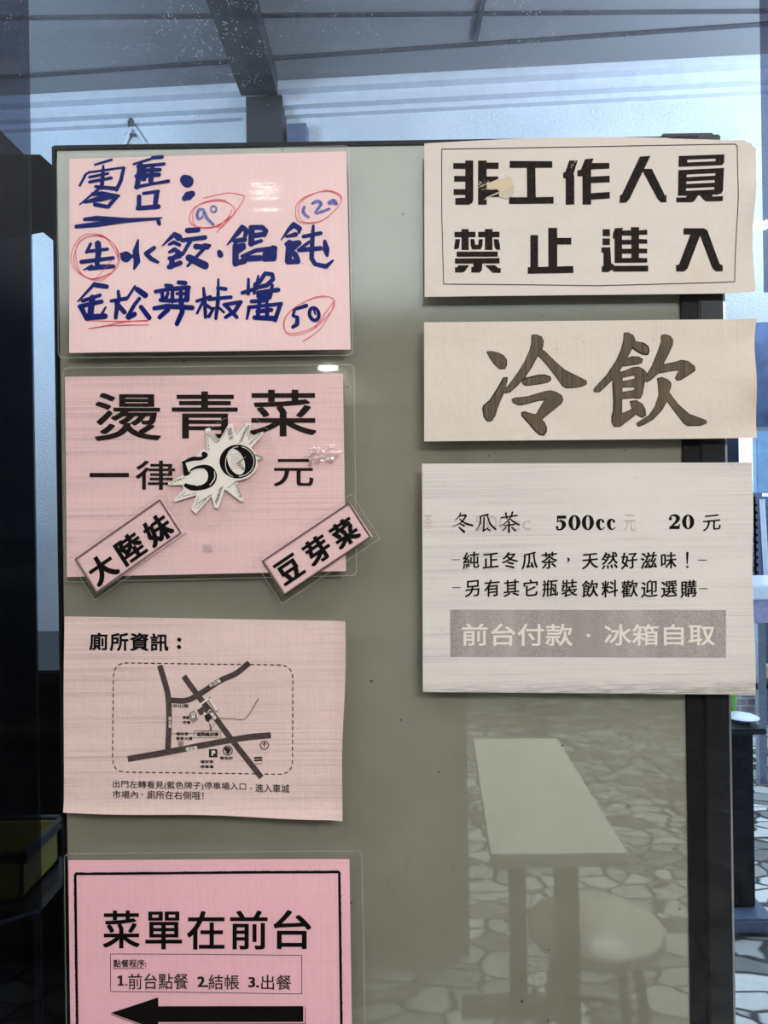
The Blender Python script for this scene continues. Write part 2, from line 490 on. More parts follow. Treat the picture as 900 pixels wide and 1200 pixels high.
class Ink:
    """Flat marks in photograph pixels, laid on a sheet afterwards."""

    def __init__(s, x0=0, y0=0, sc=1.0):
        s.chunks = []; s.bold = 1.0; s.crop(x0, y0, sc)

    def crop(s, x0, y0, sc):
        s.x0, s.y0, s.sc = x0, y0, sc
        return s

    def P(s, p): return (s.x0 + p[0] / s.sc, s.y0 + p[1] / s.sc)

    def raw(s, v, f):
        s.chunks.append((v, f))

    def poly(s, pts, holes=()):
        loops = [[Vector((p[0], p[1], 0)) for p in l] for l in [pts] + list(holes)]
        flat = [s.P(p) for l in loops for p in l]
        s.raw(flat, tessellate_polygon(loops))
        return s

    def rect(s, x0, y0, x1, y1): return s.poly([(x0, y0), (x1, y0), (x1, y1), (x0, y1)])

    def stroke(s, pts, w=None, smooth=False, caps=True):
        q = [(p[0], p[1], p[2] if len(p) > 2 else w) for p in pts]
        if smooth: q = spline(q)
        q = [s.P(p) + (p[2] * s.bold / s.sc / 2,) for p in q]
        for a, b in zip(q, q[1:]):
            d = Vector((b[0] - a[0], b[1] - a[1]))
            if d.length < 1e-6: continue
            d.normalize(); n = (-d.y, d.x)
            s.raw([(a[0] + n[0] * a[2], a[1] + n[1] * a[2]), (b[0] + n[0] * b[2], b[1] + n[1] * b[2]),
                   (b[0] - n[0] * b[2], b[1] - n[1] * b[2]), (a[0] - n[0] * a[2], a[1] - n[1] * a[2])], [(0, 1, 2, 3)])
        for i, a in enumerate(q):
            if not caps and i in (0, len(q) - 1): continue
            k = 10
            s.raw([(a[0] + a[2] * math.cos(2 * math.pi * j / k), a[1] + a[2] * math.sin(2 * math.pi * j / k)) for j in range(k)], [tuple(range(k))])
        return s

    def ring(s, cx, cy, rx, ry, w, rot=0.0, a0=0, a1=360, wob=0.0, n=40):
        pts = []
        for i in range(n + 1):
            a = math.radians(a0 + (a1 - a0) * i / n)
            g = 1 + wob * math.sin(3 * a + 1.3) + wob * .6 * math.sin(5 * a)
            x, y = rx * g * math.cos(a), ry * g * math.sin(a)
            c, q = math.cos(math.radians(rot)), math.sin(math.radians(rot))
            pts.append((cx + x * c - y * q, cy + x * q + y * c))
        return s.stroke(pts, w)

    def text(s, txt, x0, y0, x1, y1, bx=0.0, by=None, slant=0.0, frame=None):
        """Characters fitted to a box; bx, by thicken the strokes (in box units); slant lifts the right end."""
        vs, fs = glyph(txt)
        if not vs: return s
        by = bx if by is None else by
        ax, bx_, ay, by_ = min(v[0] for v in vs), max(v[0] for v in vs), min(v[1] for v in vs), max(v[1] for v in vs)
        gx0, gx1, gy0, gy1 = x0 + bx, x1 - bx, y0 + by, y1 - by
        offs = [(0, 0)] if bx == 0 and by == 0 else [(i * bx, j * by) for i in (-1, 0, 1) for j in (-1, 0, 1)]
        for ox, oy in offs:
            pts = []
            for v in vs:
                tx = (v[0] - ax) / (bx_ - ax or 1); ty = (v[1] - ay) / (by_ - ay or 1)
                x = gx0 + tx * (gx1 - gx0) + ox; y = gy1 - ty * (gy1 - gy0) + oy
                y -= slant * (x - (x0 + x1) / 2)
                pts.append(s.P(frame(x, y) if frame else (x, y)))
            s.raw(pts, fs)
        return s

    def row(s, txt, x0, y0, x1, y1, bx=0.0, by=None, slant=0.0, ratio=.92):
        """Evenly spaced full-width characters, each fitted near its own cell, for brush-like type."""
        n = len(txt); pitch = (x1 - x0) / n
        for i, ch in enumerate(txt):
            if ch == ' ': continue
            a = glyph(ch)[0]
            ax, ay, bx_, by_ = min(v[0] for v in a), min(v[1] for v in a), max(v[0] for v in a), max(v[1] for v in a)
            h = (y1 - y0)
            cx = x0 + i * pitch + pitch * (1 - ratio) / 2
            gx0, gx1 = cx + ax * pitch * ratio, cx + bx_ * pitch * ratio
            gy0, gy1 = y1 - (by_ + .09) / .95 * h, y1 - (ay + .09) / .95 * h
            s.text(ch, gx0, gy0, gx1, gy1, bx, by, slant)
        return s


def split_tri(t, v, f, big=16.0):
    """add a triangle, cut until it can follow the paper's gentle bends; turned to face the shop"""
    e = [math.dist(t[i], t[(i + 1) % 3]) for i in range(3)]
    k = e.index(max(e))
    if e[k] > big:
        a, b, c = t[k], t[(k + 1) % 3], t[(k + 2) % 3]
        mid = ((a[0] + b[0]) / 2, (a[1] + b[1]) / 2)
        split_tri([a, mid, c], v, f, big); split_tri([mid, b, c], v, f, big)
        return
    ar = (t[1][0] - t[0][0]) * (t[2][1] - t[0][1]) - (t[2][0] - t[0][0]) * (t[1][1] - t[0][1])
    if ar > 0: t = [t[0], t[2], t[1]]
    n = len(v); v.extend(t); f.append((n, n + 1, n + 2))


def pieces(chunks):
    """marks that stand well apart on the sheet become meshes of their own"""
    bx = [(min(p[0] for p in c[0]), min(p[1] for p in c[0]), max(p[0] for p in c[0]), max(p[1] for p in c[0])) for c in chunks]
    sz = [max(b[2] - b[0], b[3] - b[1]) for b in bx]
    par = list(range(len(chunks)))

    def root(i):
        while par[i] != i: par[i] = par[par[i]]; i = par[i]
        return i
    for i in range(len(chunks)):
        for j in range(i):
            gx = max(0, bx[i][0] - bx[j][2], bx[j][0] - bx[i][2]); gy = max(0, bx[i][1] - bx[j][3], bx[j][1] - bx[i][3])
            if math.hypot(gx, gy) <= max(16.0, .42 * max(sz[i], sz[j])): par[root(i)] = root(j)
    out = {}
    for i in range(len(chunks)): out.setdefault(root(i), []).append(chunks[i])
    return list(out.values())


class Sheet:
    """A sheet of paper on the glass: corners in pixels, a gentle lift from the pane, and a real thickness."""

    def __init__(s, name, corners, label, cat, y0=-.0012, lift=None, group=None, thick=.0003):
        s.c = corners; s.y0 = y0; s.lift = lift or (lambda x, y: 0.0); s.thick = thick
        cx = sum(p[0] for p in corners) / 4; by = max(p[1] for p in corners)
        s.root = thing(name, at(cx, by, 0) + Vector((0, y0, 0)), label, cat, group)

    def pos(s, x, y, up=0.0):
        p = at(x, y, 0.0)
        p.y = s.y0 - s.lift(x, y) - up
        return p

    def grid(s, c, nx, ny, edge=None):
        pts = []
        for j in range(ny + 1):
            for i in range(nx + 1):
                u, v = i / nx, j / ny
                x = (c[0][0] * (1 - u) + c[1][0] * u) * (1 - v) + (c[3][0] * (1 - u) + c[2][0] * u) * v
                y = (c[0][1] * (1 - u) + c[1][1] * u) * (1 - v) + (c[3][1] * (1 - u) + c[2][1] * u) * v
                if edge:
                    dx, dy = edge(u, v); x += dx; y += dy
                pts.append((x, y))
        return pts

    def paper(s, mat, nx=40, ny=30, edge=None, name='paper'):
        pts = s.grid(s.c, nx, ny, edge)
        n = len(pts)
        v = [s.pos(*p) for p in pts] + [s.pos(*p) + Vector((0, s.thick, 0)) for p in pts]
        v = v + v
        f = []; w_ = nx + 1
        for j in range(ny):
            for i in range(nx):
                a = j * w_ + i
                f.append((a, a + w_, a + w_ + 1, a + 1)); f.append((n + a, n + a + 1, n + a + w_ + 1, n + a + w_))
        rim = [i for i in range(nx)] + [j * w_ + nx for j in range(ny)] + [ny * w_ + i for i in range(nx, 0, -1)] + [j * w_ for j in range(ny, 0, -1)]
        for a, b in zip(rim, rim[1:] + rim[:1]): f.append((2 * n + a, 2 * n + b, 3 * n + b, 3 * n + a))
        return link(name, v, f, mat, s.root, smooth=True)

    def ink(s, name, ink, mat, up=.00035, parent=None, label=None, whole=False):
        first = None
        for chunks in ([ink.chunks] if whole else pieces(ink.chunks)):
            v, f, lay = [], [], []
            for n_, (cv, cf) in enumerate(chunks):
                for q in cf:
                    for t in ([q] if len(q) == 3 else [(q[0], q[i], q[i + 1]) for i in range(1, len(q) - 1)]):
                        split_tri([cv[i] for i in t], v, f)
                lay += [n_ % 40 * 3e-6] * (len(v) - len(lay))     # overlapping strokes lie on one another
            o = link(name, [s.pos(x, y, up + l_) for (x, y), l_ in zip(v, lay)], f, mat, parent or s.root)
            if label: o['label'] = label
            first = first or o
        return first

    def film(s, corners, rad, up=.0010, mat=None, step=None, crinkle=None, rim=1.1, name='laminate_film'):
        pts = rounded(corners, rad)
        ink = Ink().poly(pts)
        o = s.ink(name, ink, mat or M['film'], up, whole=True)
        if rim:
            e = Ink().stroke(pts + pts[:1], rim, caps=False)
            s.ink('sealed_edge', e, M['film_edge'], up + .0002, o, whole=True)
        return o


def rounded(c, r, k=5):
    out = []
    n = len(c)
    for i in range(n):
        p, q, t = Vector(c[i - 1]), Vector(c[i]), Vector(c[(i + 1) % n])
        a = q + (p - q).normalized() * r; b = q + (t - q).normalized() * r
        for j in range(k + 1):
            u = j / k
            out.append(tuple(a * (1 - u) ** 2 + q * 2 * u * (1 - u) + b * u * u))
    return out


# ================================================================== THE SETTING
Z1 = 2.6
struct(boxobj('floor', M['stone'], -3.2, 4.2, -5.4, 7.0, -.1, 0))
YA, YB = at_z(40, 128, Z1), at_z(900, 82, Z1)       # where the far wall of the back room meets its ceiling
wd = (YB - YA).normalized(); wd.z = 0; wd.normalize(); wn = Vector((-wd.y, wd.x, 0))


def wall_pt(t, z, off=0.0):
    p = YA + wd * t - wn * off
    return Vector((p.x, p.y, z))


def wall_box(t0, t1, z0, z1, o0, o1):
    """a box along the far wall: t along it, o how far it stands off towards the glass"""
    v = [wall_pt(t, z, o) for t in (t0, t1) for o in (o0, o1) for z in (z0, z1)]
    return MB().add(v, [(0, 1, 3, 2), (4, 6, 7, 5), (0, 4, 5, 1), (2, 3, 7, 6), (0, 2, 6, 4), (1, 5, 7, 3)])


def wall_t(px):
    u, _ = ray(px, 300)
    # where the upright plane through that pixel column cuts the wall
    den = wd.x - u * wd.y
    return (u * (YA.y + D) - YA.x) / den


TO = wall_t(846)                                       # left side of the wide opening to the patio
TR = wall_t(1060)
struct(wall_box(-1.2, TO, 0, Z1, -.12, 0).build('wall_back', M['stucco']))
struct(wall_box(TO, TR, 1.66, Z1, -.12, 0).build('wall_lintel', M['stucco']))
struct(wall_box(TR, TR + .6, 0, Z1, -.12, 0).build('wall_right', M['stucco']))
struct(boxobj('wall_left', M['stucco'], -1.9, -1.8, 0.02, 2.0, 0, Z1))
struct(boxobj('wall_side', M['stucco'], 2.45, 2.55, 0.02, 1.2, 0, Z1))
struct(boxobj('ceiling', M['ceil'], -2.0, 3.4, 0.02, 2.2, Z1, Z1 + .1))
# shop side, seen only as reflections in the glass
struct(boxobj('ceiling_front', M['ceil_front'], -3.2, 4.2, -5.4, -.02, Z1, Z1 + .1))
struct(boxobj('wall_front', M['wallfront'], -3.2, 4.2, -5.4, -5.3, 0, Z1))
struct(boxobj('wall_west', M['wallpale'], -3.2, -3.1, -5.3, -.02, 0, Z1))
struct(boxobj('wall_east', M['wallpale'], 4.1, 4.2, -5.3, -.02, 0, Z1))
# partition lintel above the glass, and jambs left and right of it
struct(boxobj('wall_head', M['wallpale'], -3.2, 4.2, -.02, .02, 2.3, Z1))
struct(boxobj('wall_jamb_left', M['charcoal'], -3.2, -.80, -.02, .02, 0, 2.3))
struct(boxobj('wall_jamb_right', M['charcoal'], .80, 4.2, -.02, .02, 0, 2.3))

# panes: the big clear one, tinted ones overlapping at both sides
GX0, GX1 = -.80, .80
g = boxobj('window_1', M['glass'], GX0, GX1, 0.0, .008, .03, 2.3); struct(g)
g.location.z = 1.5
for v_ in g.data.vertices: v_.co.z -= 1.47
xl = at(38.5, 400, .014).x
xr = at(893.5, 100, .012).x
struct(boxobj('window_2', M['glass_tint'], GX0, xl, .010, .016, .03, 2.3))
struct(boxobj('window_3', M['glass_tint'], xr, GX1, .010, .016, 1.68, 2.3))

# ceiling seams, cornice, beam with its post
for k_, (pa, pb, wd_) in enumerate((((30, 20), (900, 12), .012), ((30, 88), (900, 27), .014))):
    a, b = at_z(pa[0], pa[1], Z1), at_z(pb[0], pb[1], Z1)
    mb = MB(); h_ = Vector((0, wd_ / 2, 0)); dn = Vector((0, 0, -.004))
    a -= (b - a) * .1; b += (b - a) * .1
    mb.add([a - h_, b - h_, b + h_, a + h_, a - h_ + dn, b - h_ + dn, b + h_ + dn, a + h_ + dn],
           [(0, 1, 2, 3), (7, 6, 5, 4), (0, 4, 5, 1), (1, 5, 6, 2), (2, 6, 7, 3), (3, 7, 4, 0)])
    struct(mb.build('trim_%d' % (k_ + 1), M['seam']))
a, b = at_z(557, 46, Z1), at_z(566, 0, Z1)
struct(boxobj('trim_3', M['seam'], a.x - .006, a.x + .006, b.y - .3, a.y, Z1 - .005, Z1))
struct(wall_box(-.3, 2.6, Z1 - .022, Z1, 0, .075).build('trim_4', M['cornice']))
struct(wall_box(-.3, 2.6, Z1 - .050, Z1 - .022, 0, .045).build('trim_5', M['cornice']))
struct(wall_box(-.3, 2.6, Z1 - .064, Z1 - .050, 0, .02).build('trim_6', M['cornice']))
# beam along the ceiling, running back to the wall
p0, p1 = at_z(268, 0, Z1 - .06), at_z(304, 112, Z1 - .06)
bw = .048
mb = MB()
d_ = (p1 - p0); d_.z = 0; p0 = p0 - d_ * 3.0
tw = [p0 + Vector((-bw, 0, 0)), p0 + Vector((bw, 0, 0)), p1 + Vector((bw, 0, 0)), p1 + Vector((-bw, 0, 0))]
p0.y = max(p0.y, .03)
up_ = Vector((0, 0, .06))
mb.add(tw + [t + up_ for t in tw], [(3, 2, 1, 0), (4, 5, 6, 7), (0, 1, 5, 4), (1, 2, 6, 5), (2, 3, 7, 6), (3, 0, 4, 7)])
struct(mb.build('ceiling_beam', M['beam']))
t0, t1 = wall_t(297), wall_t(338)
struct(wall_box(t0, t1, 0, Z1 - .03, 0, .06).build('wall_post', M['beam']))
struct(wall_box(wall_t(342), wall_t(364), 0, Z1 - .10, 0, .045).build('wall_pilaster', M['blue_steel']))
struct(wall_box(wall_t(290), wall_t(298), 0, Z1 - .07, 0, .03).build('wall_batten', M['cornice']))

bk0 = wall_pt(wall_t(160), 2.38)
bk = thing('wall_bracket', bk0, 'pale folding bracket on the far wall above the handwritten pink sheet', 'bracket')
off = lambda px, py: (lambda p: wall_pt(wall_t(px), at(px, py, wall_pt(wall_t(px), 0).y).z, .012))(0)
MB().tube([off(148, 174), off(160, 148)], .006, 8).build('arm', M['cornice'], bk)
MB().tube([off(174, 172), off(158, 147)], .006, 8).build('arm', M['cornice'], bk)
MB().tube([off(152, 160), off(168, 161)], .004, 8).build('crossbar', M['seam'], bk)
MB().lathe(off(159, 147).x, off(159, 147).y, [(.010, off(159, 147).z - .012), (.013, off(159, 147).z), (.010, off(159, 147).z + .010)], 12).build('hinge', M['seam'], bk)

# ================================================================== BEHIND THE GLASS
# the grey-green board with its black steel frame
BY = .0145
xa, xb = at(69, 600, BY).x, at(801, 600, BY).x
zt = at(300, 168.5, BY).z
bd = thing('partition_board', ((xa + xb) / 2, BY, 0), 'tall grey-green board in a black frame standing right behind the glass', 'board')
boxobj('panel', M['board'], xa + .003, xb + .004, BY + .002, BY + .014, .02, zt - .003, bd)
MB().box(xa - .0015, xa + .001, BY - .001, BY + .012, .0, zt).build('frame_stile', M['black'], bd)
xs1, xs2 = xb + .018, at(849, 600, BY).x
MB().box(xb, xs1, BY - .002, BY + .03, 0, zt + .001).build('frame_stile', M['black'], bd)
MB().box(xs1, xs2, BY - .005, BY + .03, 0, zt + .001, .0015).build('frame_post', M['charcoal'], bd)
MB().box(xs2, xs2 + .0022, BY - .004, BY + .02, 0, zt - .01).build('bright_edge', M['bright'], bd)['label'] = 'thin bright metal edge'
MB().box(xa, xb, BY, BY + .018, zt - .003, zt + .0015).build('frame_rail', M['black'], bd)
MB().box(at(778, 160, BY).x, at(838, 160, BY).x, BY + .004, BY + .016, zt, zt + .007, .001).build('hinge_block', M['charcoal'], bd)

# dark steel cabinet at the left with a bracketed hood
cb = thing('steel_cabinet', (at(0, 800, .22).x, .30, 0), 'tall black steel cabinet behind the tinted pane at the glass edge', 'cabinet')
q = lambda x, y, d: (lambda p: (p.x, p.z))(at(x, y, d))
cx0, cx1 = -1.20, at(42, 600, .56).x
boxobj('body', M['black'], cx0, cx1, .20, .56, 0, at(0, 186, .56).z, cb, .004)
MB().box(cx0 + .02, cx1 - .012, .186, .199, .30, at(0, 300, .2).z, .002).build('door', M['charcoal'], cb)
MB().prism([q(-160, 181, .15), q(47, 181, .15), q(66, 198, .15), q(72, 230, .15), q(72, 290, .15), q(38, 262, .15), q(-160, 300, .15)], .15, .18).build('hood', M['black'], cb)
# low dark counter
ct = thing('dark_counter', (at(100, 1000, .8).x, .85, 0), 'low black counter whose top edge shows beside the pink map sheet', 'counter')
zc = at(60, 786, .62).z
MB().box(-1.15, -.40, .64, 1.10, 0, zc - .03).build('body', M['black'], ct)
MB().box(-1.17, -.38, .62, 1.12, zc - .03, zc, .004).build('worktop', M['charcoal'], ct)
# olive crate on a stand in front of the cabinet
zr = at(10, 1062, .06).z
cr = thing('plastic_crate', (at(-10, 1062, .10).x, .10, zr), 'olive plastic crate low behind the tinted pane at the left', 'crate')
x0c, x1c, zt_ = at(-90, 1000, .08).x, at(30, 1000, .08).x, at(0, 998, .08).z
mb = MB()
mb.box(x0c, x1c, .07, .075, zr, zt_); mb.box(x0c, x1c, .165, .17, zr, zt_); mb.box(x0c, x0c + .005, .07, .17, zr, zt_); mb.box(x1c - .005, x1c, .07, .17, zr, zt_); mb.box(x0c, x1c, .07, .17, zr, zr + .005)
mb.build('body', M['olive'], cr)
mb = MB()
mb.box(x0c - .006, x1c + .01, .062, .07, zt_ - .006, zt_ + .004); mb.box(x0c - .006, x1c + .01, .17, .178, zt_ - .006, zt_ + .004)
mb.box(x1c, x1c + .008, .062, .178, zt_ - .006, zt_ + .004)
mb.build('rim', M['charcoal'], cr)
st = thing('crate_stand', (at(-10, 1100, .10).x, .11, 0), 'dark steel stand with a sloping pale bar under the olive crate', 'stand')
MB().box(x0c - .02, x1c + .02, .05, .185, zr - .0125, zr - .0005).build('shelf', M['charcoal'], st)
for xx in (x0c - .01, x1c + .005):
    for yy in (.06, .172): MB().box(xx, xx + .012, yy, yy + .012, 0, zr - .0125).build('leg', M['black'], st)
MB().tube([at(-40, 1094, .047), at(44, 1068, .047)], .0022, 8).build('pale_bar', M['greysteel'], st)

# ------------------------------------------------------------------ the patio through the opening at the right
pt = at(862, 1060, 1.92)
px_, py_ = pt.x, 1.92
ped = thing('pedestal_table', (px_, py_, 0), 'black pedestal table on a wide dark plinth beside the board post', 'table')
zp = at(868, 848, 1.92 - .05).z
MB().box(px_ - .045, px_ + .048, py_ - .05, py_ + .05, .05, zp - .02, .004).build('column', M['black'], ped)
MB().box(px_ - .11, px_ + .085, py_ - .13, py_ + .12, 0, .05, .008).build('plinth', M['blue_steel'], ped)
MB().box(px_ - .16, px_ + .062, py_ - .12, py_ + .16, zp - .02, zp, .005).build('table_top', M['charcoal'], ped)
dx = at(869, 840, 1.9).x
ds = MB().lathe(dx, py_ - .02, [(.030, zp), (.040, zp + .006), (.066, zp + .016), (.070, zp + .018), (.066, zp + .0185), (.040, zp + .011), (.001, zp + .009)], 32, .8).build('oval_dish', M['white_gloss'], None, (dx, py_ - .02, zp), True)
tag(ds, 'white oval dish on the black pedestal table', 'dish')
gx = at(858, 820, 1.97).x
gc = thing('green_cup', (gx, py_ + .09, zp), 'bright green plastic cup behind the white dish', 'cup')
MB().lathe(gx, py_ + .09, [(.026, zp + .0005), (.028, zp + .004), (.036, zp + .098), (.037, zp + .102), (.034, zp + .102), (.026, zp + .008)], 24).build('body', M['green'], gc, smooth=True)
MB().lathe(gx, py_ + .09, [(.037, zp + .095), (.0385, zp + .097), (.0385, zp + .103), (.037, zp + .104)], 24).build('rim', M['white_gloss'], gc, smooth=True)
pz = at(858, 968, 2.3)
pk = thing('pink_bottle', (pz.x, 2.3, 0), 'pink bottle standing on the paving behind the black pedestal', 'bottle')
zb_ = at(858, 948, 2.3).z
MB().lathe(pz.x, 2.3, [(.034, 0), (.036, .01), (.036, zb_ * .62), (.020, zb_ * .78), (.014, zb_ * .8), (.014, zb_ * .9)], 20).build('body', M['pink_obj'], pk, smooth=True)
MB().lathe(pz.x, 2.3, [(.017, zb_ * .9), (.017, zb_)], 16).build('cap', M['white_gloss'], pk)
# white serving counter further out, boxes under it
wy = 3.2
c0, c1 = at(881, 690, wy), at(985, 705, wy)
wc = thing('serving_counter', ((c0.x + c1.x) / 2, wy + .3, 0), 'white topped serving counter with mauve front panel out on the patio', 'counter')
zt2 = at(890, 686, wy).z
MB().box(c0.x, c1.x, wy, wy + .6, zt2 - .075, zt2, .008).build('counter_top', M['white_gloss'], wc)
MB().box(c0.x + .02, c1.x - .02, wy + .03, wy + .57, zt2 - .20, zt2 - .075).build('front_panel', M['purple'], wc)
zs = at(890, 802, wy).z
MB().box(c0.x, c1.x, wy + .02, wy + .58, zs - .03, zs).build('shelf', M['charcoal'], wc)
MB().box(c0.x + .02, c1.x - .02, wy + .5, wy + .54, zs, zt2 - .2).build('back_panel', M['blue_steel'], wc)
for xx in (at(889, 800, wy).x, c1.x - .06):
    for yy in (wy + .0, wy + .54): MB().box(xx, xx + .04, yy, yy + .04, 0, zt2 - .2).build('leg', M['greysteel'], wc)
bx = at(885, 800, wy + .2); zs += .0006
tag(MB().box(bx.x - .005, bx.x + .05, wy + .12, wy + .2, zs, zs + .075, .003).build('beige_box', M['beige'], None, (bx.x, wy + .16, zs)), 'small beige box on the shelf under the serving counter', 'box')
tag(MB().box(bx.x - .02, bx.x + .035, wy + .26, wy + .36, zs, zs + .15, .003).build('mauve_box', M['purple'], None, (bx.x, wy + .31, zs)), 'taller mauve box behind the beige box under the counter', 'box')
# brick pillar and lattice screen behind the counter
struct(wall_box(TO, TR, 1.66, at(890, 378, 1.2).z, 0, .02).build('trim_7', M['header']))
struct(wall_box(wall_t(838), wall_t(859), at(850, 600, 1.2).z, at(850, 378, 1.2).z, 0, .02).build('trim_8', M['header_dark']))
bp = at(884, 600, 4.4)
struct(boxobj('wall_pillar', M['brick'], bp.x - .16, at(888.5, 600, 4.4).x, 4.4, 4.7, 0, at(884, 576, 4.4).z))
sc_ = thing('lattice_screen', (at(894, 640, 4.3).x, 4.3, 0), 'blue-grey lattice screen between the brick pillar and picture edge', 'screen')
l0, l1, zt3 = at(888.8, 640, 4.3).x, at(960, 640, 4.3).x, at(890, 578, 4.3).z
MB().box(l0, l1, 4.33, 4.36, 0, zt3 - .02).build('backing', M['reed'], sc_)
mb = MB(); zz = .1
while zz < zt3 - .08:
    mb.box(l0, l1, 4.305, 4.33, zz, zz + .018); zz += .05
mb.build('slats', M['blue_steel'], sc_)
MB().box(at(887, 550, 4.3).x, l1 + .1, 4.30, 4.36, zt3, at(890, 505, 4.3).z, .004).build('top_panel', M['pale_blue'], sc_)
MB().tube([at(893, 585, 4.29), at(899, 690, 4.29)], .018, 8).build('brace', M['cornice'], sc_)
for xx in (l0, l1 - .03): MB().box(xx, xx + .03, 4.30, 4.36, 0, zt3).build('post', M['blue_steel'], sc_)

# ================================================================== SHOP SIDE (what the glass reflects)
def mirror(px, py, z):                 # the real place, in front of the glass, of what the glass shows at that pixel
    p = at_z(px, py, z)
    return Vector((p.x, -p.y, z))


TZ = .75
f0, f1, n1, n0 = mirror(556, 869, TZ), mirror(656, 869, TZ), mirror(741, 1008, TZ), mirror(578, 1010, TZ)
tb = thing('narrow_table', ((n0.x + f1.x) / 2, (n0.y + f1.y) / 2, 0), 'pale topped narrow table on dark legs reflected in the lower glass', 'table')
mb = MB(); q4 = [f0, f1, n1, n0]
mb.add([p for p in q4] + [p - Vector((0, 0, .028)) for p in q4], [(0, 1, 2, 3), (7, 6, 5, 4), (0, 4, 5, 1), (1, 5, 6, 2), (2, 6, 7, 3), (3, 7, 4, 0)])
mb.build('table_top', M['tabletop'], tb)
ly = n1.y - .05
lx = mirror(668, 1015, TZ - .03).x
for yy in (ly, f1.y + .12): MB().box(lx - .022, lx + .022, yy - .022, yy + .022, 0, TZ - .028, .002).build('leg', M['darkleg'], tb)
for yy in (ly, f1.y + .12): MB().box(lx - .16, lx + .16, yy - .03, yy + .03, 0, .03, .004).build('foot', M['darkleg'], tb)
sx, sy = lx + .12, ly - .22
sl = thing('dining_stool', (sx, sy, 0), 'dark round stool tucked under the narrow table, reflected in the glass', 'stool')
MB().lathe(sx, sy, [(.15, .43), (.16, .44), (.16, .458), (.15, .465), (.01, .467)], 28).build('seat', M['tabletop'], sl, smooth=True)
for a in (45, 135, 225, 315):
    c_, s_ = math.cos(math.radians(a)), math.sin(math.radians(a))
    MB().tube([(sx + .10 * c_, sy + .10 * s_, .432), (sx + .17 * c_, sy + .17 * s_, 0)], .013, 8).build('leg', M['darkleg'], sl)
MB().tube([(sx + .135 * math.cos(a * .2618), sy + .135 * math.sin(a * .2618), .2) for a in range(25)], .008, 8).build('foot_ring', M['darkleg'], sl)


wk = thing('wooden_cupboard', (-.7, -1.85, 0), 'tall brown wooden cupboard dimly reflected in the lower left of the glass', 'cupboard')
wx1 = 95 / 900 * 2.45
MB().box(-1.9, wx1, -2.10, -1.66, 0, 1.80, .006).build('body', M['wood'], wk)
for i_ in range(5):
    xa_ = wx1 - .02 - (i_ + 1) * .38
    d_o = MB().box(xa_ + .01, xa_ + .37, -1.66, -1.642, .08, .98, .004).build('door', M['wood_b'] if i_ % 2 else M['wood'], wk)
    MB().box(xa_ + .03, xa_ + .042, -1.642, -1.625, .5, .65, .003).build('handle', M['bright'], d_o)
    d_o = MB().box(xa_ + .01, xa_ + .37, -1.66, -1.642, 1.04, 1.77, .004).build('door', M['wood'] if i_ % 2 else M['wood_b'], wk)
    MB().box(xa_ + .03, xa_ + .042, -1.642, -1.625, 1.1, 1.25, .003).build('handle', M['bright'], d_o)


def downlight(px, py, r, label):
    p = mirror(px, py, Z1)
    o = thing('ceiling_downlight', (p.x, p.y, Z1 - .012), label, 'light', 'round downlights in the shop ceiling')
    MB().lathe(p.x, p.y, [(r * 1.25, Z1), (r * 1.25, Z1 - .010), (r, Z1 - .014)], 28).build('trim_ring', M['white_gloss'], o)
    MB().lathe(p.x, p.y, [(r, Z1 - .0145), (r * .96, Z1 - .020)], 28).build('lamp_face', M['lamp'], o)


downlight(384, 428, .075, 'round downlight glinting between the two upper left pink sheets')
downlight(898, 258, .055, 'round downlight glinting at the picture edge beside the black lettered sign')
downlight(322, 232, .048, 'round downlight whose glare lies on the handwritten pink sheet')

# ================================================================== THE SHEETS ON THE GLASS
# ---- 1 handwritten pink sheet
S = Sheet('handwritten_notice', [(82, 187), (406, 178), (411, 410), (82, 414)], 'laminated pale pink sheet handwritten in blue marker with red circles', 'notice',
          lift=lambda x, y: .0006 + .0004 * math.sin(x * .021 + y * .013))
S.paper(M['pink_a'])
k = Ink(80, 180, 5.625); k.bold = 1.2
for a in ([(180, 78, 12), (290, 45, 15)], [(122, 138, 14), (80, 215, 14)], [(108, 150, 10), (140, 128, 13), (365, 97, 13)], [(370, 100, 20), (350, 185, 22), (322, 243, 22)],
          [(235, 85, 12), (232, 130, 22), (225, 230, 24)], [(145, 160, 16), (265, 136, 16)], [(145, 192, 18), (288, 165, 18)], [(185, 222, 18), (325, 237, 24)],
          [(205, 238, 16), (80, 340, 8)], [(165, 272, 22), (225, 268, 26), (338, 284, 16)], [(112, 325, 14), (220, 300, 34), (335, 286, 14)], [(180, 340, 24), (262, 355, 22)], [(322, 290, 24), (268, 355, 22)],
          [(435, 75, 13), (545, 42, 16)], [(560, 33, 20), (622, 28, 22)], [(465, 92, 22), (636, 74, 18)], [(480, 78, 30), (458, 225, 30)], [(470, 120, 24), (608, 112, 22)], [(455, 155, 26), (602, 145, 24)], [(560, 90, 22), (548, 185, 30)], [(500, 100, 30), (500, 170, 34)],
          [(448, 226, 20), (560, 205, 16), (665, 188, 20)], [(472, 290, 26), (470, 365, 26)], [(500, 268, 18), (598, 255, 20)], [(588, 262, 30), (575, 360, 26)], [(462, 366, 24), (598, 355, 28)],
          [(775, 180, 60), (790, 190, 70), (792, 210, 30)], [(770, 302, 30), (795, 285, 50), (820, 272, 36)],
          [(112, 438, 20), (190, 432, 30), (400, 441, 20), (520, 435, 12), (620, 430, 9)], [(58, 485, 22), (200, 470, 30), (380, 450, 20), (590, 438, 10)], [(598, 448, 24), (604, 468, 22)]): k.stroke(a)
k.crop(80, 260, 5.625)
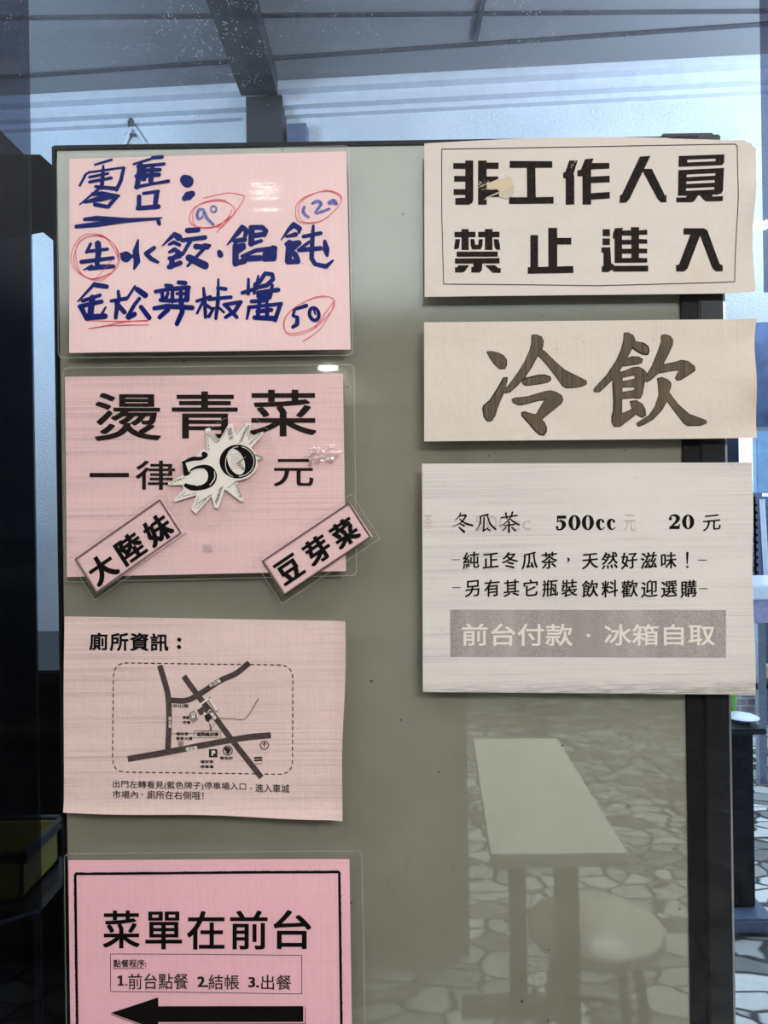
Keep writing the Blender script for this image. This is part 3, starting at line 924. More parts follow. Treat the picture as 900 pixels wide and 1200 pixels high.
for a in ([(152, 150, 18), (125, 205, 18)], [(142, 198, 20), (264, 184, 18)], [(200, 148, 36), (205, 200, 34), (195, 280, 28)], [(92, 268, 24), (300, 243, 22)], [(108, 320, 8), (160, 295, 18)], [(140, 318, 14), (200, 302, 30), (303, 298, 22)],
          [(352, 215, 14), (385, 235, 62), (425, 232, 20)], [(465, 126, 12), (450, 200, 36), (458, 265, 38), (440, 313, 14)], [(572, 176, 22), (518, 214, 26), (550, 248, 26), (595, 270, 18)],
          [(625, 163, 8), (690, 100, 24)], [(705, 88, 28), (732, 108, 42)], [(668, 155, 14), (700, 140, 22), (738, 158, 20)], [(670, 205, 16), (705, 188, 26), (745, 215, 26)], [(740, 210, 24), (682, 252, 22)], [(672, 246, 24), (742, 236, 18)], [(690, 255, 30), (682, 300, 30)], [(668, 302, 26), (742, 276, 28)],
          [(790, 62, 30), (860, 58, 28)], [(755, 127, 24), (905, 108, 26)], [(808, 132, 24), (757, 222, 18)], [(845, 168, 32), (920, 172, 28)], [(895, 185, 20), (790, 296, 16)], [(800, 242, 40), (905, 292, 44)]): k.stroke(a)
k.crop(240, 250, 5.625)
for a in ([(2, 215, 24), (35, 218, 20)], [(100, 262, 30), (106, 278, 34)], [(150, 213, 8), (215, 140, 28), (250, 97, 30)], [(250, 97, 30), (278, 120, 28), (265, 165, 22)], [(200, 188, 26), (265, 178, 28)], [(215, 222, 26), (258, 215, 26)], [(205, 220, 34), (205, 335, 36)], [(212, 262, 28), (262, 230, 22)], [(205, 335, 28), (262, 318, 34)],
          [(305, 97, 26), (380, 98, 30), (405, 120, 28), (395, 148, 24)], [(312, 100, 34), (308, 205, 34)], [(322, 152, 30), (392, 142, 28)], [(302, 208, 24), (375, 185, 20)],
          [(250, 288, 22), (340, 248, 24), (465, 234, 28)], [(285, 302, 34), (370, 298, 32)], [(412, 250, 42), (402, 300, 40)], [(452, 240, 44), (452, 290, 42)], [(392, 303, 30), (455, 300, 34)],
          [(503, 180, 6), (555, 112, 22), (588, 80, 32)], [(588, 80, 30), (625, 105, 30), (622, 132, 14)], [(540, 157, 16), (600, 143, 28)], [(542, 207, 28), (620, 200, 34)], [(560, 200, 38), (552, 318, 40)], [(605, 205, 40), (575, 240, 34)], [(548, 325, 26), (615, 320, 30)], [(595, 272, 32), (612, 310, 32)],
          [(652, 157, 22), (765, 134, 22)], [(716, 86, 16), (710, 180, 26), (705, 300, 26), (728, 338, 24), (800, 354, 26), (846, 315, 12)], [(622, 246, 24), (762, 234, 26)], [(690, 192, 18), (632, 236, 18)], [(792, 188, 20), (800, 240, 40), (808, 282, 18)]): k.stroke(a)
k.crop(80, 320, 5.625)
for a in ([(178, 75, 20), (70, 190, 10)], [(185, 82, 28), (258, 94, 26)], [(100, 187, 22), (215, 150, 20)], [(82, 224, 26), (225, 192, 24)], [(165, 165, 34), (150, 290, 36)], [(92, 232, 30), (128, 305, 26)], [(130, 296, 34), (248, 288, 32)], [(252, 230, 12), (218, 290, 18)],
          [(335, 125, 18), (342, 180, 24)], [(288, 188, 18), (388, 172, 24)], [(332, 190, 28), (318, 298, 22)], [(325, 205, 28), (376, 262, 26)], [(395, 170, 16), (445, 92, 14)], [(460, 112, 30), (512, 150, 34)], [(474, 172, 20), (440, 215, 22), (395, 295, 22)], [(402, 297, 26), (442, 275, 28)], [(485, 228, 26), (538, 298, 28)],
          [(648, 86, 22), (685, 90, 22)], [(580, 127, 22), (690, 106, 22)], [(622, 130, 22), (628, 182, 22)], [(612, 182, 22), (680, 186, 24)], [(662, 135, 18), (645, 180, 20)], [(692, 102, 20), (690, 190, 24)], [(732, 66, 24), (775, 70, 26)], [(700, 108, 26), (798, 100, 26)], [(790, 106, 30), (785, 180, 30)], [(720, 140, 18), (785, 140, 20)], [(700, 186, 22), (792, 180, 22)], [(745, 105, 20), (745, 205, 24)],
          [(572, 236, 24), (660, 222, 28), (820, 232, 28)], [(660, 245, 28), (606, 295, 24)], [(752, 190, 24), (755, 260, 28), (720, 338, 26)]): k.stroke(a)
k.crop(240, 310, 5.625)
for a in ([(-5, 160, 16), (2, 230, 22), (8, 350, 20)], [(-50, 245, 18), (40, 215, 18)], [(-5, 240, 18), (-48, 325, 14)], [(12, 270, 20), (55, 300, 18)], [(62, 290, 16), (30, 345, 20)],
          [(92, 100, 12), (90, 240, 24), (75, 358, 18)], [(88, 158, 20), (140, 165, 22)], [(30, 232, 22), (175, 218, 20)], [(130, 268, 22), (240, 250, 22)], [(236, 255, 22), (200, 310, 24), (140, 350, 20)], [(140, 272, 22), (213, 350, 22)], [(100, 290, 14), (128, 318, 14)],
          [(250, 190, 22), (345, 160, 22)], [(290, 100, 16), (288, 195, 22)], [(332, 130, 18), (328, 195, 16)], [(355, 78, 12), (342, 142, 22)], [(360, 122, 24), (400, 62, 24), (445, 68, 24), (452, 100, 24), (410, 140, 26), (358, 152, 24)], [(352, 190, 26), (485, 170, 26)], [(360, 212, 34), (430, 200, 34)], [(446, 140, 20), (430, 222, 22)], [(375, 228, 22), (430, 222, 22)],
          [(310, 246, 22), (412, 240, 22)], [(280, 360, 14), (295, 285, 22)], [(290, 285, 20), (505, 262, 22)], [(500, 265, 24), (465, 368, 26)], [(362, 250, 22), (352, 335, 24)], [(412, 260, 20), (412, 335, 24)], [(330, 352, 26), (465, 358, 30)], [(350, 312, 26), (440, 302, 24)]): k.stroke(a)
S.ink('marker_handwriting', k, M['marker'])
k = Ink(210, 210, 4.5)
for a in ([(130, 165, 14), (108, 165, 14), (98, 190, 16), (105, 215, 14), (128, 200, 12), (132, 170, 12)], [(132, 165, 12), (150, 210, 18), (182, 243, 14)],
          [(660, 150, 16), (656, 180, 18), (682, 204, 14)], [(702, 132, 12), (728, 120, 18), (750, 135, 16), (722, 172, 12), (728, 182, 14), (792, 160, 14)], [(792, 128, 22), (815, 122, 30), (828, 132, 20)]): k.stroke(a, None, True)
k.ring(184, 163, 15, 16, 9)
k.crop(240, 310, 5.625)
S.ink('washed_price_number', k, M['marker_wash'], .00036)['label'] = 'washed-out blue price numbers'
k = Ink(240, 310, 5.625)
for a in ([(588, 300, 20), (670, 275, 28)], [(595, 300, 18), (582, 340, 20), (612, 352, 26), (610, 395, 30), (582, 415, 24)]): k.stroke(a)
k.ring(722, 330, 30, 42, 24, -15)
k.stroke([(715, 290, 12), (730, 330, 12)])
S.ink('marker_price_number', k, M['marker'], .00037)
k = Ink(210, 210, 4.5)
k.ring(172, 188, 122, 66, 3.4, -14, 0, 360, .03).ring(176, 186, 112, 70, 3.0, -20, 40, 330, .04)
k.stroke([(130, 105, 3), (250, 78, 3), (320, 85, 3), (345, 105, 3), (290, 190, 3), (200, 285, 3)], None, True).stroke([(282, 165, 3), (260, 205, 3), (205, 260, 4)], None, True).stroke([(290, 190, 3), (215, 265, 3)])
k.ring(728, 150, 128, 74, 3.4, -24, 0, 360, .04).ring(738, 146, 122, 72, 2.8, -27, 100, 380, .04)
k.crop(80, 260, 5.625)
k.ring(190, 238, 150, 142, 4, 0, 0, 360, .025).ring(178, 232, 158, 146, 3.5, 10, 20, 350, .03).ring(190, 240, 138, 150, 3.5, -20, 0, 330, .03)
k.stroke([(190, 85, 4), (250, 105, 4), (310, 190, 5), (340, 260, 4)], None, True).stroke([(300, 250, 3), (190, 375, 3)])
k.crop(80, 320, 5.625)
k.stroke([(130, 318, 3), (330, 322, 6), (530, 318, 6)]).stroke([(140, 370, 5), (250, 352, 7), (380, 325, 5), (530, 314, 4)], None, True).stroke([(270, 352, 4), (400, 346, 5), (535, 345, 4)])
k.crop(240, 310, 5.625)
k.ring(685, 338, 190, 92, 3.6, -33, 0, 360, .03).ring(680, 335, 186, 86, 3, -30, 60, 330, .03)
k.stroke([(848, 240, 4), (840, 300, 4), (760, 430, 4), (648, 510, 5)], None, True).stroke([(845, 255, 4), (725, 420, 5)])
S.ink('red_pen_circle', k, M['red'], .00045)
S.film([(68, 184), (409, 172), (413.5, 417), (70, 420)], 7, .0012)

# ---- 2 pink price sheet for boiled greens
S = Sheet('vegetable_price_sheet', [(77, 442), (402, 438), (405.5, 669), (79, 676)], 'laminated pink sheet with wide black characters about boiled greens, above the map sheet', 'notice',
          lift=lambda x, y: .0006 + .0004 * math.sin(x * .018 - y * .015))
S.paper(M['pink_b'])
k = Ink()
for ch, bxx in (('燙', (112, 461, 189.5, 517)), ('青', (202, 459, 279, 514)), ('菜', (293, 457, 371, 511.5))): k.text(ch, *bxx, .8, .75)
for ch, bxx in (('一', (106, 554.3, 152, 559.2)), ('律', (160, 540, 206, 574)), ('元', (321, 538, 367.5, 570))): k.text(ch, *bxx, .5, .35 if ch != '一' else .6)
S.ink('printed_lettering', k, M['ink_b'])
k = Ink().rect(238.5, 636, 249.5, 645.5)
S.ink('tape_scrap', k, M['tape'], .0016)
S.film([(75.5, 432), (415, 428), (418, 674), (78, 682)], 7, .0012)
# crinkled, glaring stretch of the laminate
rr = random.Random(3)
v_, f_ = [], []
nx, ny = 46, 34
for j in range(ny + 1):
    for i in range(nx + 1):
        u, w2 = i / nx, j / ny
        x, y = 352 + 50 * u, 522 + 26 * w2 - 10 * (u - .4)
        fall = max(0, 1 - ((u - .5) / .5) ** 2) * max(0, 1 - ((w2 - .5) / .5) ** 2)
        hgt = .0034 * fall * (1 + noise.noise(Vector((x * .16, y * .3, 1))) + .5 * noise.noise(Vector((x * .45, y * .6, 4))))
        v_.append(S.pos(x, y, .0014 + hgt))
for j in range(ny):
    for i in range(nx):
        a = j * (nx + 1) + i; du, dw = (i + .5) / nx - .5, (j + .5) / ny - .5
        if du * du * 3.6 + dw * dw * 4.4 < .62 + .75 * noise.noise(Vector((i * .13, j * .16, 2))): f_.append((a, a + nx + 1, a + nx + 2, a + 1))
link('film_crinkle', v_, f_, M['film_crinkle'], S.root, smooth=True)

# ---- starburst price tag stuck on it
S = Sheet('starburst_price_tag', [(198, 497), (312, 497), (312, 602), (198, 602)], 'white jagged starburst with a black 50 stuck on the pink greens sheet', 'price tag', y0=-.0060)
out = [(335, 150), (365, 142), (440, 235), (510, 112), (538, 110), (555, 185), (640, 105), (680, 110), (655, 215), (765, 170), (770, 185), (680, 290), (715, 335), (780, 362), (722, 382), (727, 430), (705, 470), (660, 515), (575, 540), (620, 685), (600, 692), (480, 600), (430, 745), (405, 740), (380, 655), (265, 785), (230, 750), (270, 645), (110, 695), (98, 680), (172, 605), (165, 568), (60, 570), (55, 552), (180, 490), (150, 402), (165, 385), (285, 342), (295, 312), (322, 303), (350, 312)]
k = Ink(190, 480, 6.4286).poly(out)
card = S.ink('card', k, M['card'], 0, whole=True)
import bmesh
bm = bmesh.new(); bm.from_mesh(card.data); bmesh.ops.remove_doubles(bm, verts=bm.verts[:], dist=1e-6); bm.to_mesh(card.data); bm.free()
sol = card.modifiers.new('thickness', 'SOLIDIFY'); sol.thickness = .0012; sol.offset = -1
k = Ink(190, 480, 6.4286)
n = 44
oe = [(578 + 136 * math.cos(2 * math.pi * i / n), 394 + 126 * math.sin(2 * math.pi * i / n)) for i in range(n)]
hole = []
for i in range(n):
    a = 2 * math.pi * i / n
    x, y = 66 * math.cos(a), 98 * math.sin(a)
    hole.append((566 + x * .985 - y * -.17, 396 + x * -.17 * -1 + y * .985))
k.poly(oe, [hole])
k.stroke([(165, 402, 16), (240, 374, 30), (300, 372, 26), (340, 352, 24)], None, True); k.stroke([(325, 338, 36), (335, 345, 40)]); k.stroke([(172, 400, 20), (188, 490, 26)]); k.stroke([(180, 405, 14), (200, 480, 26)])
k.stroke([(205, 492, 12), (245, 448, 16), (310, 432, 26), (365, 450, 50), (390, 500, 66), (370, 555, 56), (310, 588, 36), (240, 590, 40), (190, 572, 30)], None, True)
S.ink('black_numerals', k, M['ink'], .0003)
k = Ink(190, 480, 6.4286)
k.ring(566, 396, 78, 112, 6, 10, 95, 265).ring(578, 394, 122, 113, 6, 0, -75, 85)
k.stroke([(208, 428, 7), (214, 470, 7)]).stroke([(208, 428, 6), (300, 395, 6), (350, 365, 5)], None, True)
k.stroke([(405, 470, 6), (405, 520, 7), (370, 570, 6)], None, True).stroke([(225, 470, 6), (280, 450, 6), (330, 450, 5)], None, True).stroke([(240, 530, 6), (245, 560, 7), (280, 575, 6)], None, True)
S.ink('inline_highlight', k, M['card'], .0005)
k = Ink(190, 480, 6.4286)
rr = random.Random(5)
for (ax, ay, bx2, by2, ww) in ((350, 180, 430, 250, 26), (515, 150, 530, 225, 30), (650, 130, 600, 245, 30), (745, 190, 670, 260, 22), (560, 540, 600, 660, 26), (455, 590, 420, 690, 30), (370, 650, 290, 700, 34), (620, 370, 590, 400, 30), (580, 400, 625, 455, 22), (700, 340, 760, 362, 14)):
    for j in range(9):
        t = j / 8; x, y = ax + (bx2 - ax) * t, ay + (by2 - ay) * t
        k.stroke([(x - ww * .45, y + ww * .35 + rr.uniform(-4, 4)), (x + ww * .45, y - ww * .35 + rr.uniform(-4, 4))], 4.5)
for j in range(7): k.stroke([(525 + rr.uniform(-5, 5), 345 + j * 18), (600 + rr.uniform(-10, 10), 330 + j * 18)], 2.5)
S.ink('grey_hatching', k, M['ink_grey'], .0003, whole=True)
k = Ink(190, 480, 6.4286)
for (ax, ay, bx2, by2) in ((350, 190, 365, 320), (375, 165, 440, 245), (500, 145, 455, 230), (630, 120, 565, 195), (665, 125, 645, 210), (750, 185, 650, 230), (575, 570, 605, 665), (545, 560, 500, 595), (440, 640, 415, 720), (255, 740, 290, 650), (340, 680, 270, 750), (130, 670, 190, 620), (270, 630, 160, 655), (80, 560, 190, 510), (70, 545, 160, 520)):
    for j in range(5):
        a0, a1 = j / 5, j / 5 + .11
        k.stroke([(ax + (bx2 - ax) * a0, ay + (by2 - ay) * a0), (ax + (bx2 - ax) * a1, ay + (by2 - ay) * a1)], 4)
S.ink('dashed_outline', k, M['ink_soft'], .0003, whole=True)
fl = [(300, 210), (480, 70), (700, 60), (840, 190), (860, 380), (800, 500), (690, 590), (650, 720), (560, 730), (500, 700), (470, 830), (360, 880), (220, 860), (110, 760), (60, 700), (20, 620), (40, 500), (140, 360)]
S.film([Ink(190, 480, 6.4286).P(p) for p in fl], 5, .0006, rim=.7)


# ---- two tilted strips
def strip(name, crop, tl, tr, br, bl, chars, label, fpad, y0):
    k0 = Ink(*crop)
    c = [k0.P(p) for p in (tl, tr, br, bl)]
    S = Sheet(name, c, label, 'label strip', y0=y0, group='tilted vegetable name strips')
    S.paper(M['pink_b'], 20, 10)
    U = (Vector(tr) - Vector(tl)); V = (Vector(bl) - Vector(tl))
    fr = lambda u, v: tuple(Vector(tl) + U * u + V * v)
    k = Ink(*crop)
    for ch, (u0, v0, u1, v1) in chars: k.text(ch, u0, v0, u1, v1, .011, .018, frame=fr)
    S.ink('printed_lettering', k, M['ink'])
    k = Ink(*crop)
    lp = [fr(.008, .015), fr(.992, .015), fr(.992, .985), fr(.008, .985)]
    k.stroke(lp + lp[:1], 7)
    lp = [fr(.022, .045), fr(.982, .045), fr(.982, .955), fr(.022, .955)]
    k.stroke(lp + lp[:1], 2.5)
    S.ink('double_border', k, M['ink_soft'])
    a, b = fpad
    S.film([k.P(fr(-a, -b)), k.P(fr(1 + a, -b)), k.P(fr(1 + a, 1 + b)), k.P(fr(-a, 1 + b))], 2.5, .0009, rim=.9)


strip('vegetable_strip', (80, 570, 6.0), (55, 510), (655, 88), (832, 325), (208, 750),
      (('大', (.045, .25, .31, .92)), ('陸', (.375, .24, .64, .90)), ('妹', (.69, .26, .955, .92))),
      'tilted pink strip reading 大陸妹 at the lower left corner of the greens sheet', (.045, .12), -.0042)
strip('vegetable_strip', (290, 570, 5.625), (98, 490), (672, 105), (825, 328), (245, 718),
      (('豆', (.055, .24, .30, .83)), ('芽', (.375, .22, .625, .84)), ('菜', (.68, .24, .93, .86))),
      'tilted pink strip reading 豆芽菜 at the lower right corner of the greens sheet', (.06, .14), -.0042)

# ---- 3 toilet directions with the map
S = Sheet('toilet_map_sheet', [(76.5, 722), (405, 727.5), (401, 958), (75, 950.5)], 'pale pink unlaminated sheet printed with a small road map', 'notice',
          lift=lambda x, y: .0006 + .0005 * math.sin(x * .02 + y * .02) + .004 * max(0, (x - 385) / 20) ** 2 + .003 * max(0, (y - 935) / 20) ** 2)
S.paper(M['pale_pink'], 44, 34, lambda u, v: ((1.2 * math.sin(v * 7) if u > .9 else 0) + (-.8 * math.sin(v * 5) if u < .05 else 0), (.9 * math.sin(u * 9) if v > .95 else 0)))
k = Ink(100, 735, 6.923)
for ch, bb in (('廁', (36, 42, 186, 184)), ('所', (204, 44, 354, 190)), ('資', (368, 44, 518, 190)), ('訊', (532, 48, 680, 192))): k.text(ch, *bb, 3.6, 3.6)
k.stroke([(765, 97, 32), (768, 99, 32)]).stroke([(763, 156, 32), (766, 158, 32)])
S.ink('title_lettering', k, M['ink'])
k = Ink(120, 765, 3.75)
for a, ww in (([(255, 55), (275, 120), (292, 190), (296, 300), (290, 432)], 25), ([(298, 205), (370, 207), (430, 178), (520, 120), (590, 88), (646, 42)], 25),
              ([(360, 100), (420, 182), (500, 285), (570, 380), (700, 545)], 25), ([(115, 463), (290, 433), (430, 406), (560, 382), (650, 368), (741, 360)], 27)):
    k.stroke([(x, y, ww) for x, y in a], None, True, caps=False)
k.poly([(418, 250), (445, 232), (470, 240), (462, 262), (445, 268), (430, 272)])
S.ink('map_roads', k, M['ink_map'], whole=True)
k = Ink(120, 765, 3.75)
k.stroke([(518, 286, 5), (580, 288, 5), (622, 290, 5), (650, 262, 5), (686, 200, 6)], None, True).stroke([(310, 352, 3), (400, 350, 3), (470, 338, 3), (502, 296, 3)], None, True)
k.poly([(385, 262), (405, 250), (424, 290), (400, 306), (380, 280)]).rect(335, 385, 358, 410)
S.ink('map_river_and_blocks', k, M['ink_grey'], .00034)
k = Ink(120, 765, 3.75)
bb = rounded([(52, 42), (838, 52), (836, 532), (48, 520)], 62, 10)
L = []
for a, b in zip(bb, bb[1:] + bb[:1]):
    n_ = max(1, int((Vector(b) - Vector(a)).length / 2)); L += [tuple(Vector(a).lerp(Vector(b), j / n_)) for j in range(n_)]
i = 0; acc = 0; seg = [L[0]]
pts = L + L[:1]; tot = 0; cur = [pts[0]]
for a, b in zip(pts, pts[1:]):
    tot += (Vector(b) - Vector(a)).length
    if tot % 29 < 18: cur.append(b)
    else:
        if len(cur) > 1: k.stroke(cur, 4.5, caps=False)
        cur = [b]
S.ink('dashed_border', k, M['ink_soft'], whole=True)
k = Ink(120, 765, 3.75)
S_ = .3
k.text('福安宮', 326, 346, 380, 360, .5).text('香客大樓', 326, 366, 398, 381, .5).text('車城', 356, 274, 384, 289, .5).text('市場', 356, 296, 390, 310, .5).text('衛生所', 518, 453, 575, 467, .5)
k.text('福安宮', 432, 469, 489, 483, .5).text('停車場', 432, 491, 490, 505, .5)
k.stroke([(465, 278, 28), (470, 280, 28)]).stroke([(462, 290, 16), (470, 300, 6)]).stroke([(474, 310), (480, 338)], 5)
k.text('中山路', 312, 222, 382, 238, .4).rect(470, 421, 507, 457)
k.stroke([(670, 460), (700, 458)], 8).stroke([(671, 471), (701, 469)], 8).stroke([(672, 486), (702, 484)], 2.5)
k.ring(552, 427, 20, 20, 4).stroke([(545, 420, 18), (555, 424, 22), (552, 436, 14)]).ring(713, 404, 18, 18, 4).stroke([(713, 394, 4), (713, 414, 3)]).stroke([(706, 401, 3), (713, 392, 4), (720, 401, 3)])
k.stroke([(405, 340), (522, 342), (522, 372), (404, 371), (405, 340)], 2)
k.text('城與鍋店樓', 416, 347, 512, 364, .7)
k.stroke([(442, 222), (474, 192), (512, 248), (500, 258)], 2.5).stroke([(468, 208), (500, 258)], 2.5)
S.ink('map_labels', k, M['ink_soft'], .00040)
k = Ink(120, 765, 3.75)


def rotbox(cx, cy, w2, h2, deg):
    c_, s_ = math.cos(math.radians(deg)), math.sin(math.radians(deg))
    return [(cx + x * c_ - y * s_, cy + x * s_ + y * c_) for x, y in ((-w2, -h2), (w2, -h2), (w2, h2), (-w2, h2))]


def rottext(k, t, cx, cy, w2, h2, deg, b=.5):
    c_, s_ = math.cos(math.radians(deg)), math.sin(math.radians(deg))
    k.text(t, -w2, -h2, w2, h2, b, frame=lambda x, y: (cx + x * c_ - y * s_, cy + x * s_ + y * c_))


rottext(k, '中正路', 497, 131, 27, 9, -30); rottext(k, '福安路', 394, 418, 27, 9, -8); rottext(k, '仁愛路', 485, 268, 26, 8, 52)
for t_, yy in (('民', 285), ('生', 302), ('路', 318)): k.text(t_, 294, yy - 7, 306, yy + 8, .4)
k.text('P', 482, 427, 498, 450, 1.2)
k.poly([(430, 222), (466, 194), (472, 200), (436, 228)]).poly([(470, 200), (478, 196), (512, 246), (502, 254)])
k.poly(rotbox(408, 273, 13, 11, 0)).stroke([(450, 262, 8), (456, 266, 8)])
S.ink('map_white_labels', k, M['white_print'], .00045)
k = Ink(120, 765, 3.75)
k.text('↑', 711, 396, 716, 410, .3)
k.stroke([(402, 264, 6), (402, 266, 6)]).stroke([(402, 270, 7), (402, 282, 4)]).stroke([(414, 264, 6), (414, 266, 6)]).stroke([(414, 270, 5), (414, 282, 7)])
S.ink('toilet_pictogram', k, M['ink_soft'], .0005)
k = Ink(125, 905, 4.0)
tilt = -.022
k.text('出門左轉看見(藍色牌子)停車場入口', 32, 40, 655, 80, .35, slant=tilt).stroke([(676, 72, 5), (679, 74, 5)]).text('進入車城', 698, 52, 858, 92, .35, slant=tilt)
k.text('市場內', 32, 82, 150, 118, .35, slant=tilt).stroke([(168, 101, 5), (171, 103, 5)]).text('廁所在右側哦！', 192, 84, 456, 124, .35, slant=tilt)
S.ink('caption_lettering', k, M['ink_soft'])

# ---- 4 pink sheet pointing to the counter menu
S = Sheet('menu_direction_sheet', [(81, 1007), (409.5, 1006), (413, 1240), (84, 1240)], 'laminated rose pink sheet with black frame and big left arrow, lowest of the sheets', 'notice',
          lift=lambda x, y: .0006 + .0004 * math.sin(x * .017 + y * .012))
S.paper(M['pink_c'])
k = Ink()
for ch, bb in (('菜', (121.5, 1065.6, 164.5, 1110)), ('單', (171, 1067, 214, 1111.4)), ('在', (219.6, 1066.5, 263.6, 1111.6)), ('前', (270, 1066, 314, 1111.4)), ('台', (320.9, 1065.4, 365, 1110.7))): k.text(ch, *bb, .75, .6)
S.ink('title_lettering', k, M['ink'])
k = Ink()
k.text('點餐程序:', 133.6, 1123, 172, 1132.4, .15).stroke([(133.6, 1133.6), (169.5, 1133.6)], .7)
k.poly([(141.6, 1141.6), (143.9, 1141.6), (143.9, 1151.9), (146, 1151.9), (146, 1153.8), (138.6, 1153.8), (138.6, 1151.9), (141, 1151.9), (141, 1144.6), (138.3, 1145.6), (138.3, 1143.4)]).stroke([(148.6, 1152.6, 2.3), (148.7, 1152.7, 2.3)]).text('前台點餐', 151, 1139.4, 221, 1158.2, .12).text('2.', 231.6, 1143, 244.5, 1155.6, .75, .3).text('結帳', 244.8, 1141, 280.7, 1158.4, .12).text('3.', 291.3, 1143.5, 304, 1155.7, .75, .3).text('出餐', 306.5, 1141, 341.7, 1158.4, .12)
k.stroke([(130.4, 1116.5), (354, 1118), (354, 1163), (130.4, 1160.5), (130.4, 1116.5)], .7)
S.ink('steps_lettering', k, M['ink_soft'])
k = Ink().poly([(130.5, 1185.8), (186, 1167.6), (186, 1178), (355.7, 1177.2), (355.7, 1195.6), (186, 1196.5), (186, 1206)])
S.ink('arrow', k, M['ink'])
k = Ink().stroke([(131, 1187.5), (186, 1207.5)], .8).stroke([(186, 1198.8), (358, 1197.6), (358, 1179)], .7)
S.ink('arrow_shadow_line', k, M['ink_soft'])
k = Ink()
fr = [(89.5, 1023), (397.5, 1021), (400.5, 1236), (92, 1236)]
k.stroke(fr + fr[:1], 2.6)
rr = random.Random(2)
for a, b in zip(fr, fr[1:] + fr[:1]):
    n_ = int((Vector(b) - Vector(a)).length / 5)
    o_ = (Vector(a) + Vector(b)) / 2 - Vector((244, 1128)); o_ = Vector((o_.x * .0, o_.y)).normalized() if abs(o_.y) > abs(o_.x) * .7 and abs(a[1] - b[1]) < 20 else Vector((o_.x, 0)).normalized()
    for j in range(n_):
        p = Vector(a).lerp(Vector(b), (j + .5) / n_) + o_ * .9
        d2 = (Vector(b) - Vector(a)).normalized() * 1.5
        k.stroke([tuple(p - d2), tuple(p + d2)], 2.0 + rr.uniform(-.3, .5))
S.ink('scalloped_border', k, M['ink'], whole=True)
S.film([(77, 999), (424, 995.5), (429, 1248), (80, 1250)], 7, .0012)


# ---- 5 no entry sign
def lift5(x, y):
    b = max(0, (x - 838) / 46) * (.0045 + .0030 * math.sin(y * .055 + 1.0))
    return .0006 + .0004 * math.sin(x * .012 + y * .02) + b * max(0, (x - 838) / 46)


S = Sheet('staff_only_sign', [(497, 169), (884, 166), (881, 344), (497.5, 348.5)], 'cream sign with heavy black characters and thin border, topmost on the right', 'sign', lift=lift5)


def edge5(u, v):
    dx = dy = 0
    if v < .06: dy = -6.8 * math.sin(math.pi * min(1, u / .97)) ** 1.0 * (1 if u < .97 else 1) * (1 - v / .06) * (.9 if u < .75 else .75)
    if u > .97 and v < .05: dx -= 5 * (1 - v / .05); dy += 4 * (u - .97) / .03
    if u > .93: dx += (u - .93) / .07 * (1.5 * math.sin(v * 8 + .4) - 1.2)
    return dx, dy


S.paper(M['cream'], 60, 40, edge5)
k = Ink(520, 175, 5.0)
k.rect(55, 85, 130, 118).rect(60, 160, 130, 193).rect(57, 237, 130, 270).poly([(125, 70), (172, 70), (172, 300), (165, 318), (145, 328), (67, 328), (67, 290), (125, 287)])
k.rect(200, 70, 250, 328).rect(245, 82, 320, 118).rect(245, 163, 318, 195).rect(245, 237, 322, 283)
k.poly([(385, 72), (634, 74), (634, 112), (535, 112), (537, 285), (641, 283), (641, 322), (380, 324), (382, 285), (487, 285), (485, 112), (385, 112)])
k.poly([(733, 70), (782, 70), (758, 150), (762, 158), (762, 328), (712, 328), (712, 175), (697, 172), (697, 142), (710, 138)])
k.crop(680, 175, 5.0)
k.poly([(25, 62), (75, 58), (65, 85), (167, 85), (167, 118), (60, 122), (60, 165), (169, 160), (169, 198), (60, 202), (60, 262), (169, 255), (169, 293), (60, 300), (60, 328), (10, 328), (10, 162), (-20, 162), (-20, 128), (0, 125)])
k.poly([(345, 48), (407, 44), (370, 120), (415, 120), (485, 262), (490, 275), (500, 272), (500, 315), (470, 316), (450, 300), (362, 135), (285, 295), (265, 317), (226, 319), (228, 275), (240, 270)])
k.poly([(572, 45), (838, 36), (836, 85), (825, 98), (570, 108)], [[(622, 66), (787, 60), (787, 76), (622, 83)]])
k.poly([(570, 128), (836, 115), (830, 245), (822, 262), (800, 270), (768, 270), (768, 282), (830, 280), (828, 308), (730, 310), (712, 295), (697, 275), (685, 275), (665, 305), (648, 315), (557, 315), (557, 288), (610, 288), (622, 277), (567, 277)],
       [[(618, 153), (785, 145), (785, 160), (618, 169)], [(616, 193), (782, 185), (782, 201), (616, 209)], [(614, 233), (780, 226), (780, 241), (614, 249)]])
k.crop(520, 260, 5.0)
k.rect(62, 62, 185, 93).rect(103, 46, 145, 168).poly([(68, 105), (95, 105), (88, 155), (78, 163), (60, 163), (62, 140)]).poly([(155, 105), (178, 105), (183, 138), (200, 138), (205, 105), (227, 105), (225, 145), (215, 165), (165, 165), (157, 145)])
k.rect(200, 62, 325, 93).rect(240, 46, 284, 168).poly([(292, 105), (318, 105), (328, 140), (328, 168), (305, 165), (295, 150)]).rect(75, 178, 315, 208)
k.poly([(65, 218), (325, 216), (325, 247), (225, 248), (222, 285), (210, 300), (160, 300), (160, 268), (172, 268), (172, 248), (65, 248)])
k.poly([(85, 258), (148, 258), (120, 295), (108, 300), (65, 300), (65, 270), (78, 270)]).poly([(240, 258), (298, 258), (318, 275), (332, 275), (332, 302), (285, 302)])
k.rect(505, 82, 550, 285).rect(610, 40, 662, 285).rect(655, 98, 744, 137).poly([(490, 270), (755, 263), (757, 303), (490, 308)])
k.crop(680, 260, 5.0)
